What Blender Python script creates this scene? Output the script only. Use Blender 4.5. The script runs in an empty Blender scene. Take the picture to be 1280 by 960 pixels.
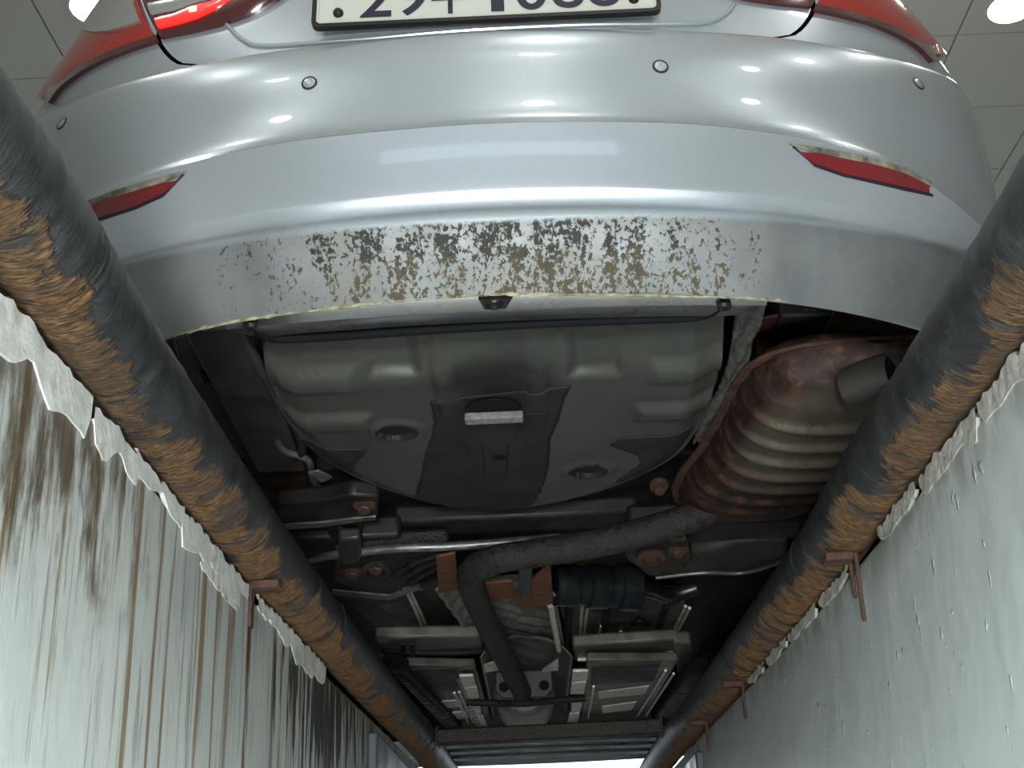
import bpy, math, random
import numpy as np
from mathutils import Vector, Matrix
random.seed(7); rng = np.random.default_rng(7)
scene = bpy.context.scene
col = scene.collection

# ------------------------------------------------------------------ camera
F = 1600.0; CH = 0.53; ROLL = math.radians(2.5); VP = (690.0, 1165.0)
def camera_axes():
    dx, dy = VP[0] - 640, VP[1] - 480
    r = dx * math.cos(ROLL) - dy * math.sin(ROLL); d = dx * math.sin(ROLL) + dy * math.cos(ROLL)
    y = np.array([r, -d, -F]); y /= np.linalg.norm(y)
    x = np.array([1, 0, -y[0] / y[2]]); x /= np.linalg.norm(x)
    z = np.cross(x, y)
    rr = np.array([[math.cos(ROLL), -math.sin(ROLL), 0], [math.sin(ROLL), math.cos(ROLL), 0], [0, 0, 1]])
    return rr @ np.stack([x, y, z], 1)
CR = camera_axes(); CC = np.array([0, 0, -CH])
def ray(px, py): return CR.T @ np.array([(px - 640) / F, -(py - 480) / F, -1.0])
def pz(px, py, z):
    d = ray(px, py); return CC + d * ((z - CC[2]) / d[2])
def py_(px, py, y):
    d = ray(px, py); return CC + d * (y / d[1])
cam = bpy.data.cameras.new('camera'); camo = bpy.data.objects.new('camera', cam); col.objects.link(camo)
cam.sensor_width = 36; cam.lens = F * 36 / 1280; cam.clip_start = 0.02; cam.clip_end = 200
m4 = Matrix(CR.T.tolist()).to_4x4(); m4.translation = Vector(CC.tolist()); camo.matrix_world = m4
scene.camera = camo

# ------------------------------------------------------------------ world, lights, exposure
world = bpy.data.worlds.new('world'); scene.world = world; world.use_nodes = True
bg = world.node_tree.nodes['Background']; bg.inputs[0].default_value = (.78, .88, 1, 1); bg.inputs[1].default_value = 2.6
scene.view_settings.view_transform = 'Standard'; scene.view_settings.look = 'None'
scene.view_settings.exposure = 0.0; scene.view_settings.gamma = 1; scene.view_settings.use_curve_mapping = False
DOWNLIGHT = 47.0
def area(name, loc, target, size, power, color=(1, 1, 1)):
    l = bpy.data.lights.new(name, 'AREA'); l.shape = 'DISK'; l.size = size; l.energy = power; l.color = color
    o = bpy.data.objects.new(name, l); col.objects.link(o); o.location = loc
    o.rotation_euler = (Vector(target) - Vector(loc)).to_track_quat('-Z', 'Y').to_euler(); return o
area('pit_lamp', (-.05, -1.5, -.75), (.0, 2.4, .0), .30, 92.0, (1, .99, .95))
area('pit_lamp_low', (.08, -.2, -1.5), (.1, 1.5, .0), .45, 34.0, (.97, 1, 1))

# ------------------------------------------------------------------ materials
def mat(name, color, rough=.5, metal=0.0, coat=0.0, emit=None, estr=0.0, spec=.5, trans=0.0, alpha=1.0):
    m = bpy.data.materials.new(name); m.use_nodes = True
    b = m.node_tree.nodes['Principled BSDF']
    b.inputs['Base Color'].default_value = (*color, 1); b.inputs['Roughness'].default_value = rough
    b.inputs['Metallic'].default_value = metal; b.inputs['Coat Weight'].default_value = coat
    b.inputs['Coat Roughness'].default_value = .04; b.inputs['Specular IOR Level'].default_value = spec
    b.inputs['Transmission Weight'].default_value = trans
    if emit: b.inputs['Emission Color'].default_value = (*emit, 1); b.inputs['Emission Strength'].default_value = estr
    return m
class NT:
    """small node helper"""
    def __init__(s, m): s.t = m.node_tree; s.b = s.t.nodes['Principled BSDF']; s.tc = s.t.nodes.new('ShaderNodeTexCoord')
    def link(s, a, b): s.t.links.new(a, b)
    def n(s, k, **kw):
        o = s.t.nodes.new(k)
        for a, v in kw.items(): setattr(o, a, v)
        return o
    def coord(s, scale=(1, 1, 1), off=(0, 0, 0)):
        mp = s.n('ShaderNodeMapping'); mp.inputs['Scale'].default_value = scale; mp.inputs['Location'].default_value = off
        s.link(s.tc.outputs['Object'], mp.inputs['Vector']); return mp.outputs['Vector']
    def noise(s, vec, scale, detail=6, rough=.6, dist=0.0):
        o = s.n('ShaderNodeTexNoise'); o.inputs['Scale'].default_value = scale; o.inputs['Detail'].default_value = detail
        o.inputs['Roughness'].default_value = rough; o.inputs['Distortion'].default_value = dist
        s.link(vec, o.inputs['Vector']); return o.outputs['Fac']
    def ramp(s, fac, stops, interp='LINEAR'):
        o = s.n('ShaderNodeValToRGB'); cr = o.color_ramp; cr.interpolation = interp
        while len(cr.elements) < len(stops): cr.elements.new(.5)
        for e, (p, c) in zip(cr.elements, stops):
            e.position = p; e.color = (*c, 1) if isinstance(c, tuple) else (c, c, c, 1)
        s.link(fac, o.inputs['Fac']); return o.outputs['Color']
    def mix(s, fac, a, b):
        o = s.n('ShaderNodeMix', data_type='RGBA')
        for sock, v in ((o.inputs[0], fac), (o.inputs[6], a), (o.inputs[7], b)):
            if isinstance(v, tuple): sock.default_value = (*v, 1)
            elif isinstance(v, (int, float)): sock.default_value = v
            else: s.link(v, sock)
        return o.outputs[2]
    def math(s, op, a, b=None, c=None, clamp=False):
        o = s.n('ShaderNodeMath', operation=op); o.use_clamp = clamp
        for i, v in enumerate((a, b, c)):
            if v is None: continue
            if isinstance(v, (int, float)): o.inputs[i].default_value = v
            else: s.link(v, o.inputs[i])
        return o.outputs[0]
    def rng(s, v, a, b, c=0.0, d=1.0, smooth=True):
        o = s.n('ShaderNodeMapRange'); o.clamp = True
        if smooth: o.interpolation_type = 'SMOOTHSTEP'
        for i, x in enumerate((a, b, c, d)): o.inputs[i + 1].default_value = x
        s.link(v, o.inputs[0]); return o.outputs[0]
    def xyz(s):
        o = s.n('ShaderNodeSeparateXYZ'); s.link(s.tc.outputs['Object'], o.inputs[0]); return o.outputs
    def bump(s, h, strength=.3, dist=.01):
        o = s.n('ShaderNodeBump'); o.inputs['Strength'].default_value = strength; o.inputs['Distance'].default_value = dist
        s.link(h, o.inputs['Height']); s.link(o.outputs[0], s.b.inputs['Normal'])
    def col(s, c): s.link(c, s.b.inputs['Base Color'])
    def rough(s, c): s.link(c, s.b.inputs['Roughness'])
M = {}
def noisy(name, c1, c2, scale=20, rough=.6, metal=0.0, bump=.2, stretch=(1, 1, 1), lo=.35, hi=.65, c3=None, bdist=.004, coat=0.0):
    m = mat(name, c1, rough, metal, coat); t = NT(m); v = t.coord(stretch); f = t.noise(v, scale)
    stops = [(lo, c1), (hi, c2)]
    if c3: stops.append((min(hi + .12, 1), c3))
    t.col(t.ramp(f, stops)); t.rough(t.ramp(f, [(.3, max(rough - .15, .05)), (.7, min(rough + .15, 1))]))
    if bump: t.bump(t.noise(v, scale * 2.2, 8), bump, bdist)
    M[name] = m; return m

def make_materials():
    m = mat('well_grey', (.1, .1, .1), .38, .2); M['well_grey'] = m; t = NT(m); x, y, z = t.xyz(); q = pz(622, 470, .345)
    d2 = t.math('ADD', t.math('POWER', t.math('DIVIDE', t.math('SUBTRACT', x, float(q[0])), .14), 2.0), t.math('POWER', t.math('DIVIDE', t.math('SUBTRACT', y, float(q[1]) + .03), .10), 2.0))
    soot = t.rng(t.math('ADD', d2, t.math('MULTIPLY', t.noise(t.coord((1, 1, 1)), 18, 5), 1.1)), 1.6, .5)
    t.col(t.mix(t.math('MULTIPLY', soot, .88), t.ramp(t.noise(t.coord((1, 1, 1)), 6, 6), [(.3, (.046, .05, .045)), (.7, (.068, .072, .064))]), (.012, .012, .011)))
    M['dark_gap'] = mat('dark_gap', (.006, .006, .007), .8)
    noisy('underbody_grey', (.085, .09, .082), (.11, .115, .104), 7, .38, .2, .04)
    noisy('rail_grey', (.02, .021, .02), (.045, .047, .045), 9, .5, .2, .1)
    noisy('beam_metal', (.42, .43, .43), (.46, .46, .46), 3, .27, .92, 0)
    noisy('sealant_black', (.016, .018, .017), (.026, .028, .026), 12, .5, 0, .12)
    noisy('rubber_black', (.012, .012, .013), (.022, .022, .022), 20, .55)
    noisy('floor_dark', (.008, .0085, .008), (.018, .018, .016), 12, .55, .2, .15)
    noisy('panel_olive', (.06, .062, .052), (.125, .128, .105), 14, .42, .2, .15)
    noisy('panel_dark', (.02, .02, .018), (.045, .045, .04), 14, .5, .2, .15)
    noisy('aluminium', (.5, .5, .44), (.75, .75, .66), 25, .4, .3, .5, bdist=.006)
    noisy('aluminium_dull', (.13, .13, .12), (.26, .26, .24), 40, .45, .3, .5, bdist=.006)
    noisy('exhaust_pipe', (.009, .0085, .008), (.034, .03, .027), 60, .65, .3, .9, bdist=.006)
    noisy('rust_red', (.03, .013, .01), (.07, .03, .018), 30, .75, .1, .5)
    noisy('rust_bracket', (.075, .028, .012), (.14, .055, .022), 35, .8, 0, .3)
    noisy('subframe_black', (.009, .008, .007), (.03, .024, .017), 38, .5, .2, .8, c3=(.12, .085, .05), bdist=.008)
    noisy('steel_grey', (.12, .12, .12), (.22, .22, .21), 30, .4, .6, .2)
    noisy('canister_navy', (.006, .008, .01), (.011, .014, .017), 10, .3, 0, .05)
    noisy('plastic_blue', (.03, .045, .055), (.06, .08, .095), 10, .4, 0, .1)
    noisy('shield_rust', (.035, .012, .01), (.075, .028, .02), 14, .7, .1, .3)
    noisy('plaster_white', (.45, .46, .44), (.62, .63, .61), 14, .9, 0, .6, c3=(.32, .25, .16), bdist=.006, hi=.58)
    noisy('plaster_old', (.25, .25, .21), (.42, .42, .39), 24, .9, 0, .8, c3=(.12, .10, .06), bdist=.01)
    noisy('strap_rust', (.03, .013, .009), (.085, .045, .03), 40, .8, .1, .5)
    noisy('concrete_floor', (.4, .4, .38), (.48, .48, .46), 5, .5, 0, .1)
    noisy('ceiling_tile', (.68, .69, .62), (.71, .72, .65), 2, .6, 0, 0)
    noisy('room_wall', (.68, .69, .68), (.72, .73, .72), 2, .7, 0, 0)
    noisy('lip_grey', (.1, .1, .1), (.2, .2, .2), 60, .85, 0, .4)
    noisy('shield_alu', (.055, .055, .05), (.13, .13, .12), 45, .5, .3, .5, bdist=.006)
    noisy('trim_dirty', (.05, .05, .035), (.22, .22, .17), 45, .7, 0, .4)
    noisy('bead_dirt', (.1, .095, .05), (.36, .34, .22), 60, .9, 0, .6)
    M['light_rim'] = mat('light_rim', (.7, .7, .7), .4)
    M['light_lens'] = mat('light_lens', (1, 1, 1), .4, emit=(1, .98, .93), estr=DOWNLIGHT)
    M['lamp_red'] = mat('lamp_red', (.28, .012, .01), .12, coat=1)
    M['lamp_dark'] = mat('lamp_dark', (.05, .004, .006), .1, coat=1)
    M['lamp_clear'] = mat('lamp_clear', (.4, .42, .42), .15, .5, coat=1)
    M['lamp_lit'] = mat('lamp_lit', (.5, .01, .01), .2, coat=1, emit=(1, .03, .02), estr=.9)
    M['lamp_bulb'] = mat('lamp_bulb', (.8, .2, .1), .2, emit=(1, .35, .2), estr=5)
    M['reflector_red'] = mat('reflector_red', (.13, .006, .01), .18, coat=.6)
    M['black_trim'] = mat('black_trim', (.012, .01, .02), .35)
    M['plate_white'] = mat('plate_white', (.42, .45, .41), .5)
    M['plate_ink'] = mat('plate_ink', (.004, .004, .022), .5)
    M['chrome'] = mat('chrome', (.6, .6, .62), .12, 1.0)
    M['glass_dark'] = mat('glass_dark', (.01, .012, .014), .05, coat=1)
    noisy('tyre', (.012, .012, .012), (.02, .02, .02), 30, .8)
    M['rim_alloy'] = mat('rim_alloy', (.35, .35, .36), .3, .9)
    M['screw_dark'] = mat('screw_dark', (.03, .03, .028), .4, .7)
    M['bronze_bolt'] = mat('bronze_bolt', (.085, .05, .04), .5, .4)
    M['tip_metal'] = mat('tip_metal', (.09, .085, .08), .45, .6)
    # silver paint, plain and with grime low on the bumper
    for nm in ('paint', 'paint_grimy'):
        m = mat(nm, (.37, .41, .44), .30, .62, 1.0); M[nm] = m; t = NT(m)
        fl = t.noise(t.coord((1, 1, 1)), 900, 2)
        base = t.mix(t.rng(fl, .3, .7), (.37, .42, .47), (.43, .485, .53))
        if nm == 'paint_grimy':
            x, y, z = t.xyz()
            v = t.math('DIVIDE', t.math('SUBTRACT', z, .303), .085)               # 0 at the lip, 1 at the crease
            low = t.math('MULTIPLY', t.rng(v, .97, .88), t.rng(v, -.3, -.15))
            ax = t.math('ABSOLUTE', t.math('ADD', x, .03))
            wid = t.rng(ax, .46, .12)
            sp = t.noise(t.coord((1, .5, .9)), 150, 6, .68, .25)
            big = t.noise(t.coord((1, 0, .5)), 34, 4, .6)
            top = t.rng(v, .1, .85)
            thr = t.math('ADD', t.math('MULTIPLY', t.math('SUBTRACT', big, .5), .62), t.math('MULTIPLY', wid, .145))
            thr = t.math('ADD', thr, t.math('MULTIPLY', top, .02))
            spots = t.rng(t.math('SUBTRACT', t.math('ADD', sp, thr), .64), -.012, .045)
            spots = t.math('MULTIPLY', t.math('MULTIPLY', spots, low), t.rng(wid, 0, .12))
            hue = t.math('ADD', t.math('MULTIPLY', top, .8), t.math('MULTIPLY', t.math('SUBTRACT', t.noise(t.coord((1, .5, 1)), 40, 4), .5), 1.6))
            tint = t.mix(t.rng(hue, .1, .75), (.058, .049, .028), (.018, .018, .015))
            dust = t.math('MULTIPLY', t.math('MULTIPLY', low, t.rng(ax, .62, .25)), t.rng(t.noise(t.coord((1, .5, .4)), 14, 5), .25, .75, .12, .6))
            low_tone = t.math('MULTIPLY', low, t.rng(t.noise(t.coord((1, 1, .6)), 9, 5), .25, .75, .5, .75))  # darker grey over the whole lower band, uneven by noise
            base = t.mix(low_tone, base, (.085, .092, .094)); base = t.mix(dust, base, (.17, .162, .13)); base = t.mix(spots, base, tint)
            g = t.math('MAXIMUM', spots, t.math('MULTIPLY', dust, .7))
            t.rough(t.rng(g, 0, 1, .30, .85, False))
            t.link(t.rng(g, 0, 1, .62, .0, False), t.b.inputs['Metallic'])
            t.link(t.math('SUBTRACT', 1.0, t.math('MULTIPLY', low, .75)), t.b.inputs['Coat Weight'])
            t.bump(spots, .25, .002)
        t.col(base)
    # rusty guard pipes: charcoal paint flaking off in bands towards the pit wall side
    for nm, sx in (('pipe_rust_west', -1), ('pipe_rust_east', 1)):
        m = mat(nm, (.05, .055, .06), .5, .2); M[nm] = m; t = NT(m); x, y, z = t.xyz()
        ax = t.math('MULTIPLY', t.math('SUBTRACT', x, -.45 if sx < 0 else .505), sx)
        # angle measure: low and outward = rusty
        a = t.math('SUBTRACT', t.math('MULTIPLY', ax, .75), t.math('SUBTRACT', z, .07))
        wob = t.noise(t.coord((1, 1, 1)), 7, 4); wob2 = t.noise(t.coord((1.5, 4, 1.5)), 18, 6, .7)
        far = t.rng(y, .8, 2.6)
        e = t.math('ADD', a, t.math('MULTIPLY', t.math('SUBTRACT', wob, .5), .20)); e = t.math('ADD', e, t.math('MULTIPLY', t.math('SUBTRACT', wob2, .5), .06))
        e = t.math('ADD', e, t.math('MULTIPLY', far, .034))
        rust = t.rng(e, .018, .030)
        holes = t.rng(t.noise(t.coord((1, 2.2, 1)), 11, 6), .54, .60)
        rust = t.math('MULTIPLY', rust, t.math('SUBTRACT', 1.0, t.math('MULTIPLY', holes, .85)))
        grain = t.noise(t.coord((1, 5, 1)), 60, 8, .7, .6)
        rc = t.ramp(grain, [(.38, (.018, .010, .007)), (.47, (.12, .062, .026)), (.57, (.33, .185, .07)), (.70, (.6, .43, .23))])
        rc = t.mix(t.math('MULTIPLY', t.rng(t.noise(t.coord((1, 1, 1)), 5, 3), .35, .65), t.rng(y, 2.4, 1.2)), rc, t.mix(.75, rc, (.06, .044, .028)))
        rc = t.mix(t.math('MULTIPLY', far, .22), rc, (.28, .13, .045))
        pc = t.ramp(t.noise(t.coord((1, 1, 1)), 25, 8, .7), [(.35, (.008, .009, .010)), (.55, (.022, .024, .026)), (.75, (.07, .075, .075))])
        t.col(t.mix(rust, pc, rc)); t.rough(t.rng(rust, 0, 1, .42, .9, False))
        h = t.math('ADD', t.math('MULTIPLY', grain, t.math('ADD', t.math('MULTIPLY', rust, .8), .12)), t.math('MULTIPLY', rust, .5))
        t.bump(h, 1.0, .02)
    # pit walls
    m = mat('pit_wall_west', (.4, .42, .42), .45); M['pit_wall_west'] = m; t = NT(m); x, y, z = t.xyz()
    base = t.ramp(t.noise(t.coord((1, 1, .5)), 5, 5), [(.3, (.56, .60, .59)), (.7, (.68, .72, .70))])
    st = t.noise(t.coord((1, 1, .035)), 24, 4, .65, .0); st2 = t.noise(t.coord((1, 1, .06)), 80, 3, .6)
    topd = t.rng(z, -.75, -.02, -.05, .05)
    s1 = t.rng(t.math('ADD', st, topd), .565, .66); s2 = t.rng(t.math('ADD', st2, topd), .58, .68)
    c = t.mix(t.math('MULTIPLY', s1, .9), base, (.22, .15, .075)); c = t.mix(t.math('MULTIPLY', s2, .5), c, (.2, .17, .12))
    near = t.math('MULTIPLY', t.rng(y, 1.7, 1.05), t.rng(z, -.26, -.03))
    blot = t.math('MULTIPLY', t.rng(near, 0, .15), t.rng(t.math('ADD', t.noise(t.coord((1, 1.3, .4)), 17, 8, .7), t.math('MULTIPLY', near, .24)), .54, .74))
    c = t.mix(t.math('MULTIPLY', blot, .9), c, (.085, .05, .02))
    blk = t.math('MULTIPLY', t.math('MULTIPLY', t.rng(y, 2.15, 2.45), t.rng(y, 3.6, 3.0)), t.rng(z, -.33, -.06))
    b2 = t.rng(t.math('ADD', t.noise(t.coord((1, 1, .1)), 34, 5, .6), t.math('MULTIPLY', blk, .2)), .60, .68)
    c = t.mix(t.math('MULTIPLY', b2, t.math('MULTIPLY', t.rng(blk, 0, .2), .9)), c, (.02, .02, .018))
    # single rust run below the strap
    dy = t.math('ABSOLUTE', t.math('SUBTRACT', t.math('ADD', y, t.math('MULTIPLY', t.noise(t.coord((1, 0, 1)), 6, 3), .03)), 2.065))
    run = t.math('MULTIPLY', t.rng(dy, .022, .006), t.rng(t.noise(t.coord((1, 1, .3)), 30, 4), .25, .6))
    c = t.mix(run, c, (.13, .065, .025))
    t.col(c); t.rough(t.rng(s1, 0, 1, .42, .7, False)); t.bump(t.noise(t.coord((1, 1, .4)), 30, 6), .25, .006)
    m = mat('pit_wall_east', (.4, .42, .42), .4); M['pit_wall_east'] = m; t = NT(m); x, y, z = t.xyz()
    c = t.ramp(t.noise(t.coord((1, 1, .5)), 4, 5), [(.3, (.52, .58, .585)), (.7, (.60, .66, .66))])
    dirt = t.math('MULTIPLY', t.rng(z, -.09, -.01), t.rng(t.noise(t.coord((1, 1, .4)), 22, 6), .4, .6)); c = t.mix(t.math('MULTIPLY', dirt, .6), c, (.16, .16, .13))
    t.col(c)
    bumps = t.rng(t.noise(t.coord((1, 1, .6)), 38, 2), .68, .76); fine = t.noise(t.coord((1, 1, .8)), 6, 3)
    t.bump(t.math('ADD', t.math('MULTIPLY', bumps, .8), t.math('MULTIPLY', fine, .8)), .9, .007)
    # muffler: brown-red rust with bare steel low on the belly
    m = mat('muffler_rust', (.1, .04, .02), .5, .4); M['muffler_rust'] = m; t = NT(m); x, y, z = t.xyz()
    n = t.noise(t.coord((1, 1, 1)), 26, 8, .7)
    rc = t.ramp(n, [(.35, (.008, .005, .004)), (.5, (.024, .011, .008)), (.62, (.07, .033, .02)), (.76, (.2, .14, .09))])
    belly = t.math('MULTIPLY', t.math('MULTIPLY', t.rng(z, .335, .29), t.rng(y, 2.6, 2.2)), t.rng(n, .7, .4))
    t.col(t.mix(t.math('MULTIPLY', belly, .75), rc, (.3, .28, .22))); t.rough(t.rng(belly, 0, 1, .6, .3, False)); t.link(t.rng(belly, 0, 1, .3, .85, False), t.b.inputs['Metallic']); t.bump(n, .6, .004)
make_materials()
for k_ in ('rubber_black', 'dark_gap', 'sealant_black', 'tyre'): M[k_].node_tree.nodes['Principled BSDF'].inputs['Specular IOR Level'].default_value = .12

# ------------------------------------------------------------------ mesh helpers
class MB:
    def __init__(s): s.v = []; s.f = []
    def add(s, v, f):
        o = len(s.v); s.v += [tuple(float(c) for c in p) for p in v]; s.f += [tuple(i + o for i in q) for q in f]; return s
    def box(s, a, b):
        x0, y0, z0 = a; x1, y1, z1 = b
        return s.add([(x0, y0, z0), (x1, y0, z0), (x1, y1, z0), (x0, y1, z0), (x0, y0, z1), (x1, y0, z1), (x1, y1, z1), (x0, y1, z1)],
                     [(0, 3, 2, 1), (4, 5, 6, 7), (0, 1, 5, 4), (1, 2, 6, 5), (2, 3, 7, 6), (3, 0, 4, 7)])
    def grid(s, P, close_u=False, flip=False):
        P = np.asarray(P); n, m = P.shape[:2]; f = []
        for i in range(n if close_u else n - 1):
            for j in range(m - 1):
                q = (i * m + j, ((i + 1) % n) * m + j, ((i + 1) % n) * m + j + 1, i * m + j + 1)
                f.append(q[::-1] if flip else q)
        return s.add(P.reshape(-1, 3), f)
    def tube(s, path, r, n=16, cap=True):
        path = [np.array(p, float) for p in path]; k = len(path); rr = r if hasattr(r, '__len__') else [r] * k
        ring = []; up = None
        for i in range(k):
            t = path[min(i + 1, k - 1)] - path[max(i - 1, 0)]; t /= np.linalg.norm(t)
            if up is None:
                up = np.array([0, 0, 1.0]) if abs(t[2]) < .9 else np.array([1.0, 0, 0])
            u = np.cross(t, up); u /= np.linalg.norm(u); w = np.cross(u, t); up = w
            ring.append([path[i] + rr[i] * (math.cos(a) * u + math.sin(a) * w) for a in np.linspace(0, 2 * math.pi, n, endpoint=False)])
        o = len(s.v); s.grid(np.array(ring).transpose(1, 0, 2), close_u=True)
        if cap:
            # grid is stored [angle][station]
            s.f.append(tuple(o + j * k for j in range(n))); s.f.append(tuple(o + j * k + k - 1 for j in range(n))[::-1])
        return s
    def prism(s, poly, d):
        """polygon (list of 3-D points) extruded by vector d"""
        n = len(poly); a = [np.array(p, float) for p in poly]; d = np.array(d, float)
        return s.add(a + [p + d for p in a], [tuple(range(n))[::-1], tuple(range(n, 2 * n))] + [(i, (i + 1) % n, n + (i + 1) % n, n + i) for i in range(n)])
    def lathe(s, prof, c, axis=(0, 0, 1), n=24, close=True):
        """profile [(radius, along axis)]"""
        ax = np.array(axis, float); ax /= np.linalg.norm(ax); h = np.array([1, 0, 0.]) if abs(ax[0]) < .8 else np.array([0, 1., 0])
        u = np.cross(ax, h); u /= np.linalg.norm(u); w = np.cross(ax, u); c = np.array(c, float)
        P = [[c + ax * t + r * (math.cos(a) * u + math.sin(a) * w) for r, t in prof] for a in np.linspace(0, 2 * math.pi, n, endpoint=False)]
        o = len(s.v); s.grid(P, close_u=True); k = len(prof)
        if close:
            s.f.append(tuple(o + j * k for j in range(n))[::-1]); s.f.append(tuple(o + j * k + k - 1 for j in range(n)))
        return s
    def build(s, name, m, parent=None, smooth=False, bevel=0, solid=0, angle=None, sub=0):
        me = bpy.data.meshes.new(name); me.from_pydata(s.v, [], s.f); me.update()
        import bmesh
        bm = bmesh.new(); bm.from_mesh(me); bmesh.ops.remove_doubles(bm, verts=bm.verts, dist=1e-6); bmesh.ops.recalc_face_normals(bm, faces=bm.faces); bm.to_mesh(me); bm.free()
        o = bpy.data.objects.new(name, me); col.objects.link(o)
        me.materials.append(M[m] if isinstance(m, str) else m)
        if smooth or bevel:
            me.polygons.foreach_set('use_smooth', [True] * len(me.polygons))
            if not sub: me.set_sharp_from_angle(angle=math.radians(angle or 38))
        if parent is not None:
            o.parent = parent
            if parent.type == 'EMPTY': o.matrix_parent_inverse = Matrix.Translation(-Vector(parent.location))
        if solid:
            q = o.modifiers.new('solid', 'SOLIDIFY'); q.thickness = solid; q.offset = 0
        if bevel:
            q = o.modifiers.new('bevel', 'BEVEL'); q.width = bevel; q.segments = 2; q.limit_method = 'ANGLE'; q.angle_limit = math.radians(40)
        return o
def tag(o, label=None, cat=None, group=None, kind=None):
    for k, v in (('label', label), ('category', cat), ('group', group), ('kind', kind)):
        if v: o[k] = v
    return o
def empty(name, loc, label, cat, group=None):
    o = bpy.data.objects.new(name, None); col.objects.link(o); o.location = loc; o.empty_display_size = .1
    return tag(o, label, cat, group)
def smooth_path(pts, n=8):
    P = [np.array(p, float) for p in pts]; out = []
    for i in range(len(P) - 1):
        a, b, c, d = P[max(i - 1, 0)], P[i], P[i + 1], P[min(i + 2, len(P) - 1)]
        for t in np.linspace(0, 1, n, endpoint=False):
            out.append(.5 * (2 * b + (c - a) * t + (2 * a - 5 * b + 4 * c - d) * t * t + (3 * b - a - 3 * c + d) * t ** 3))
    return out + [P[-1]]

# ------------------------------------------------------------------ room and pit
WL = np.array([(-3.5, -.462), (1, -.458), (2, -.47), (3, -.45), (4, -.424), (5, -.41), (8, -.40)])
WR = np.array([(-3.5, .505), (1.2, .508), (2, .514), (3, .496), (4, .466), (5, .45), (8, .44)])
def xw(T, y): return float(np.interp(y, T[:, 0], T[:, 1]))
PIT0, PIT1, PITZ = -3.5, 8.0, -1.6
ROOMX, ROOM0, ROOM1, CEIL = 4.6, -6.0, 9.5, 3.3
def pit_wall(name, T, sx, m):
    ys = np.linspace(PIT0, PIT1, 48); b = MB()
    P = [[(xw(T, y) + sx * dx, y, z) for dx, z in ((0, PITZ), (0, -.8), (0, -.4), (0, -.02), (.012, -.002), (.25, -.002), (.25, PITZ))] for y in ys]
    b.grid(P); return tag(b.build(name, m, smooth=True), kind='structure')
wall_left = pit_wall('wall_left', WL, -1, 'pit_wall_west')
wall_right = pit_wall('wall_right', WR, 1, 'pit_wall_east')
def slab(name, a, b, m, kind='structure'): return tag(MB().box(a, b).build(name, m), kind=kind)
floor_l = slab('floor', (-ROOMX, ROOM0, -.15), (-.66, ROOM1, -.001), 'concrete_floor')
slab('floor', (.70, ROOM0, -.15), (ROOMX, ROOM1, -.001), 'concrete_floor')
slab('floor', (-.66, PIT1, -.15), (.70, ROOM1, -.001), 'concrete_floor'); slab('floor', (-.66, ROOM0, -.15), (.70, PIT0, -.001), 'concrete_floor')
slab('floor', (-.8, PIT0, PITZ - .1), (.8, PIT1, PITZ), 'concrete_floor')
slab('wall_pit_front', (-.7, PIT1, PITZ), (.7, PIT1 + .12, -.15), 'room_wall'); slab('wall_pit_back', (-.7, PIT0 - .12, PITZ), (.7, PIT0, -.15), 'room_wall')
slab('wall_west', (-ROOMX - .15, ROOM0, 0), (-ROOMX, ROOM1, CEIL), 'room_wall'); slab('wall_east', (ROOMX, ROOM0, 0), (ROOMX + .15, ROOM1, CEIL), 'room_wall')
b = MB(); y = ROOM1; b.box((-ROOMX, y, 0), (-1.9, y + .15, CEIL)); b.box((1.9, y, 0), (ROOMX, y + .15, CEIL)); b.box((-1.9, y, 2.5), (1.9, y + .15, CEIL))   # open drive-through door
tag(b.build('wall_front', 'room_wall'), kind='structure')
b = MB(); y = ROOM0 - .15; b.box((-ROOMX, y, 0), (-1.9, y + .15, CEIL)); b.box((1.9, y, 0), (ROOMX, y + .15, CEIL)); b.box((-1.9, y, 0), (1.9, y + .15, 2.35)); b.box((-1.9, y, 3.0), (1.9, y + .15, CEIL))   # high window strip
tag(b.build('wall_back', 'room_wall'), kind='structure')
slab('ground', (-14, ROOM1 + .15, -.2), (14, 30, -.02), 'concrete_floor'); slab('ground', (-14, -26, -.2), (14, ROOM0 - .15, -.02), 'concrete_floor')
ceiling = slab('ceiling', (-ROOMX, ROOM0, CEIL + .012), (ROOMX, ROOM1, CEIL + .15), 'dark_gap')
TILE = .6
sy = pz(1240, 42, CEIL)[1] % TILE; sx0 = pz(1197, 42, CEIL)[0] % TILE
tile_me = None
x = -ROOMX + (sx0 + ROOMX) % TILE - TILE
while x < ROOMX:
    y = ROOM0 + (sy - ROOM0) % TILE - TILE
    while y < ROOM1:
        if tile_me is None:
            g = .004; b = MB().box((g, g, 0), (TILE - g, TILE - g, .012)); o = b.build('ceiling_panel', 'ceiling_tile', ceiling); tile_me = o.data
        else:
            o = bpy.data.objects.new('ceiling_panel', tile_me); col.objects.link(o); o.parent = ceiling
        o.location = (x, y, CEIL); y += TILE
    x += TILE
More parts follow.
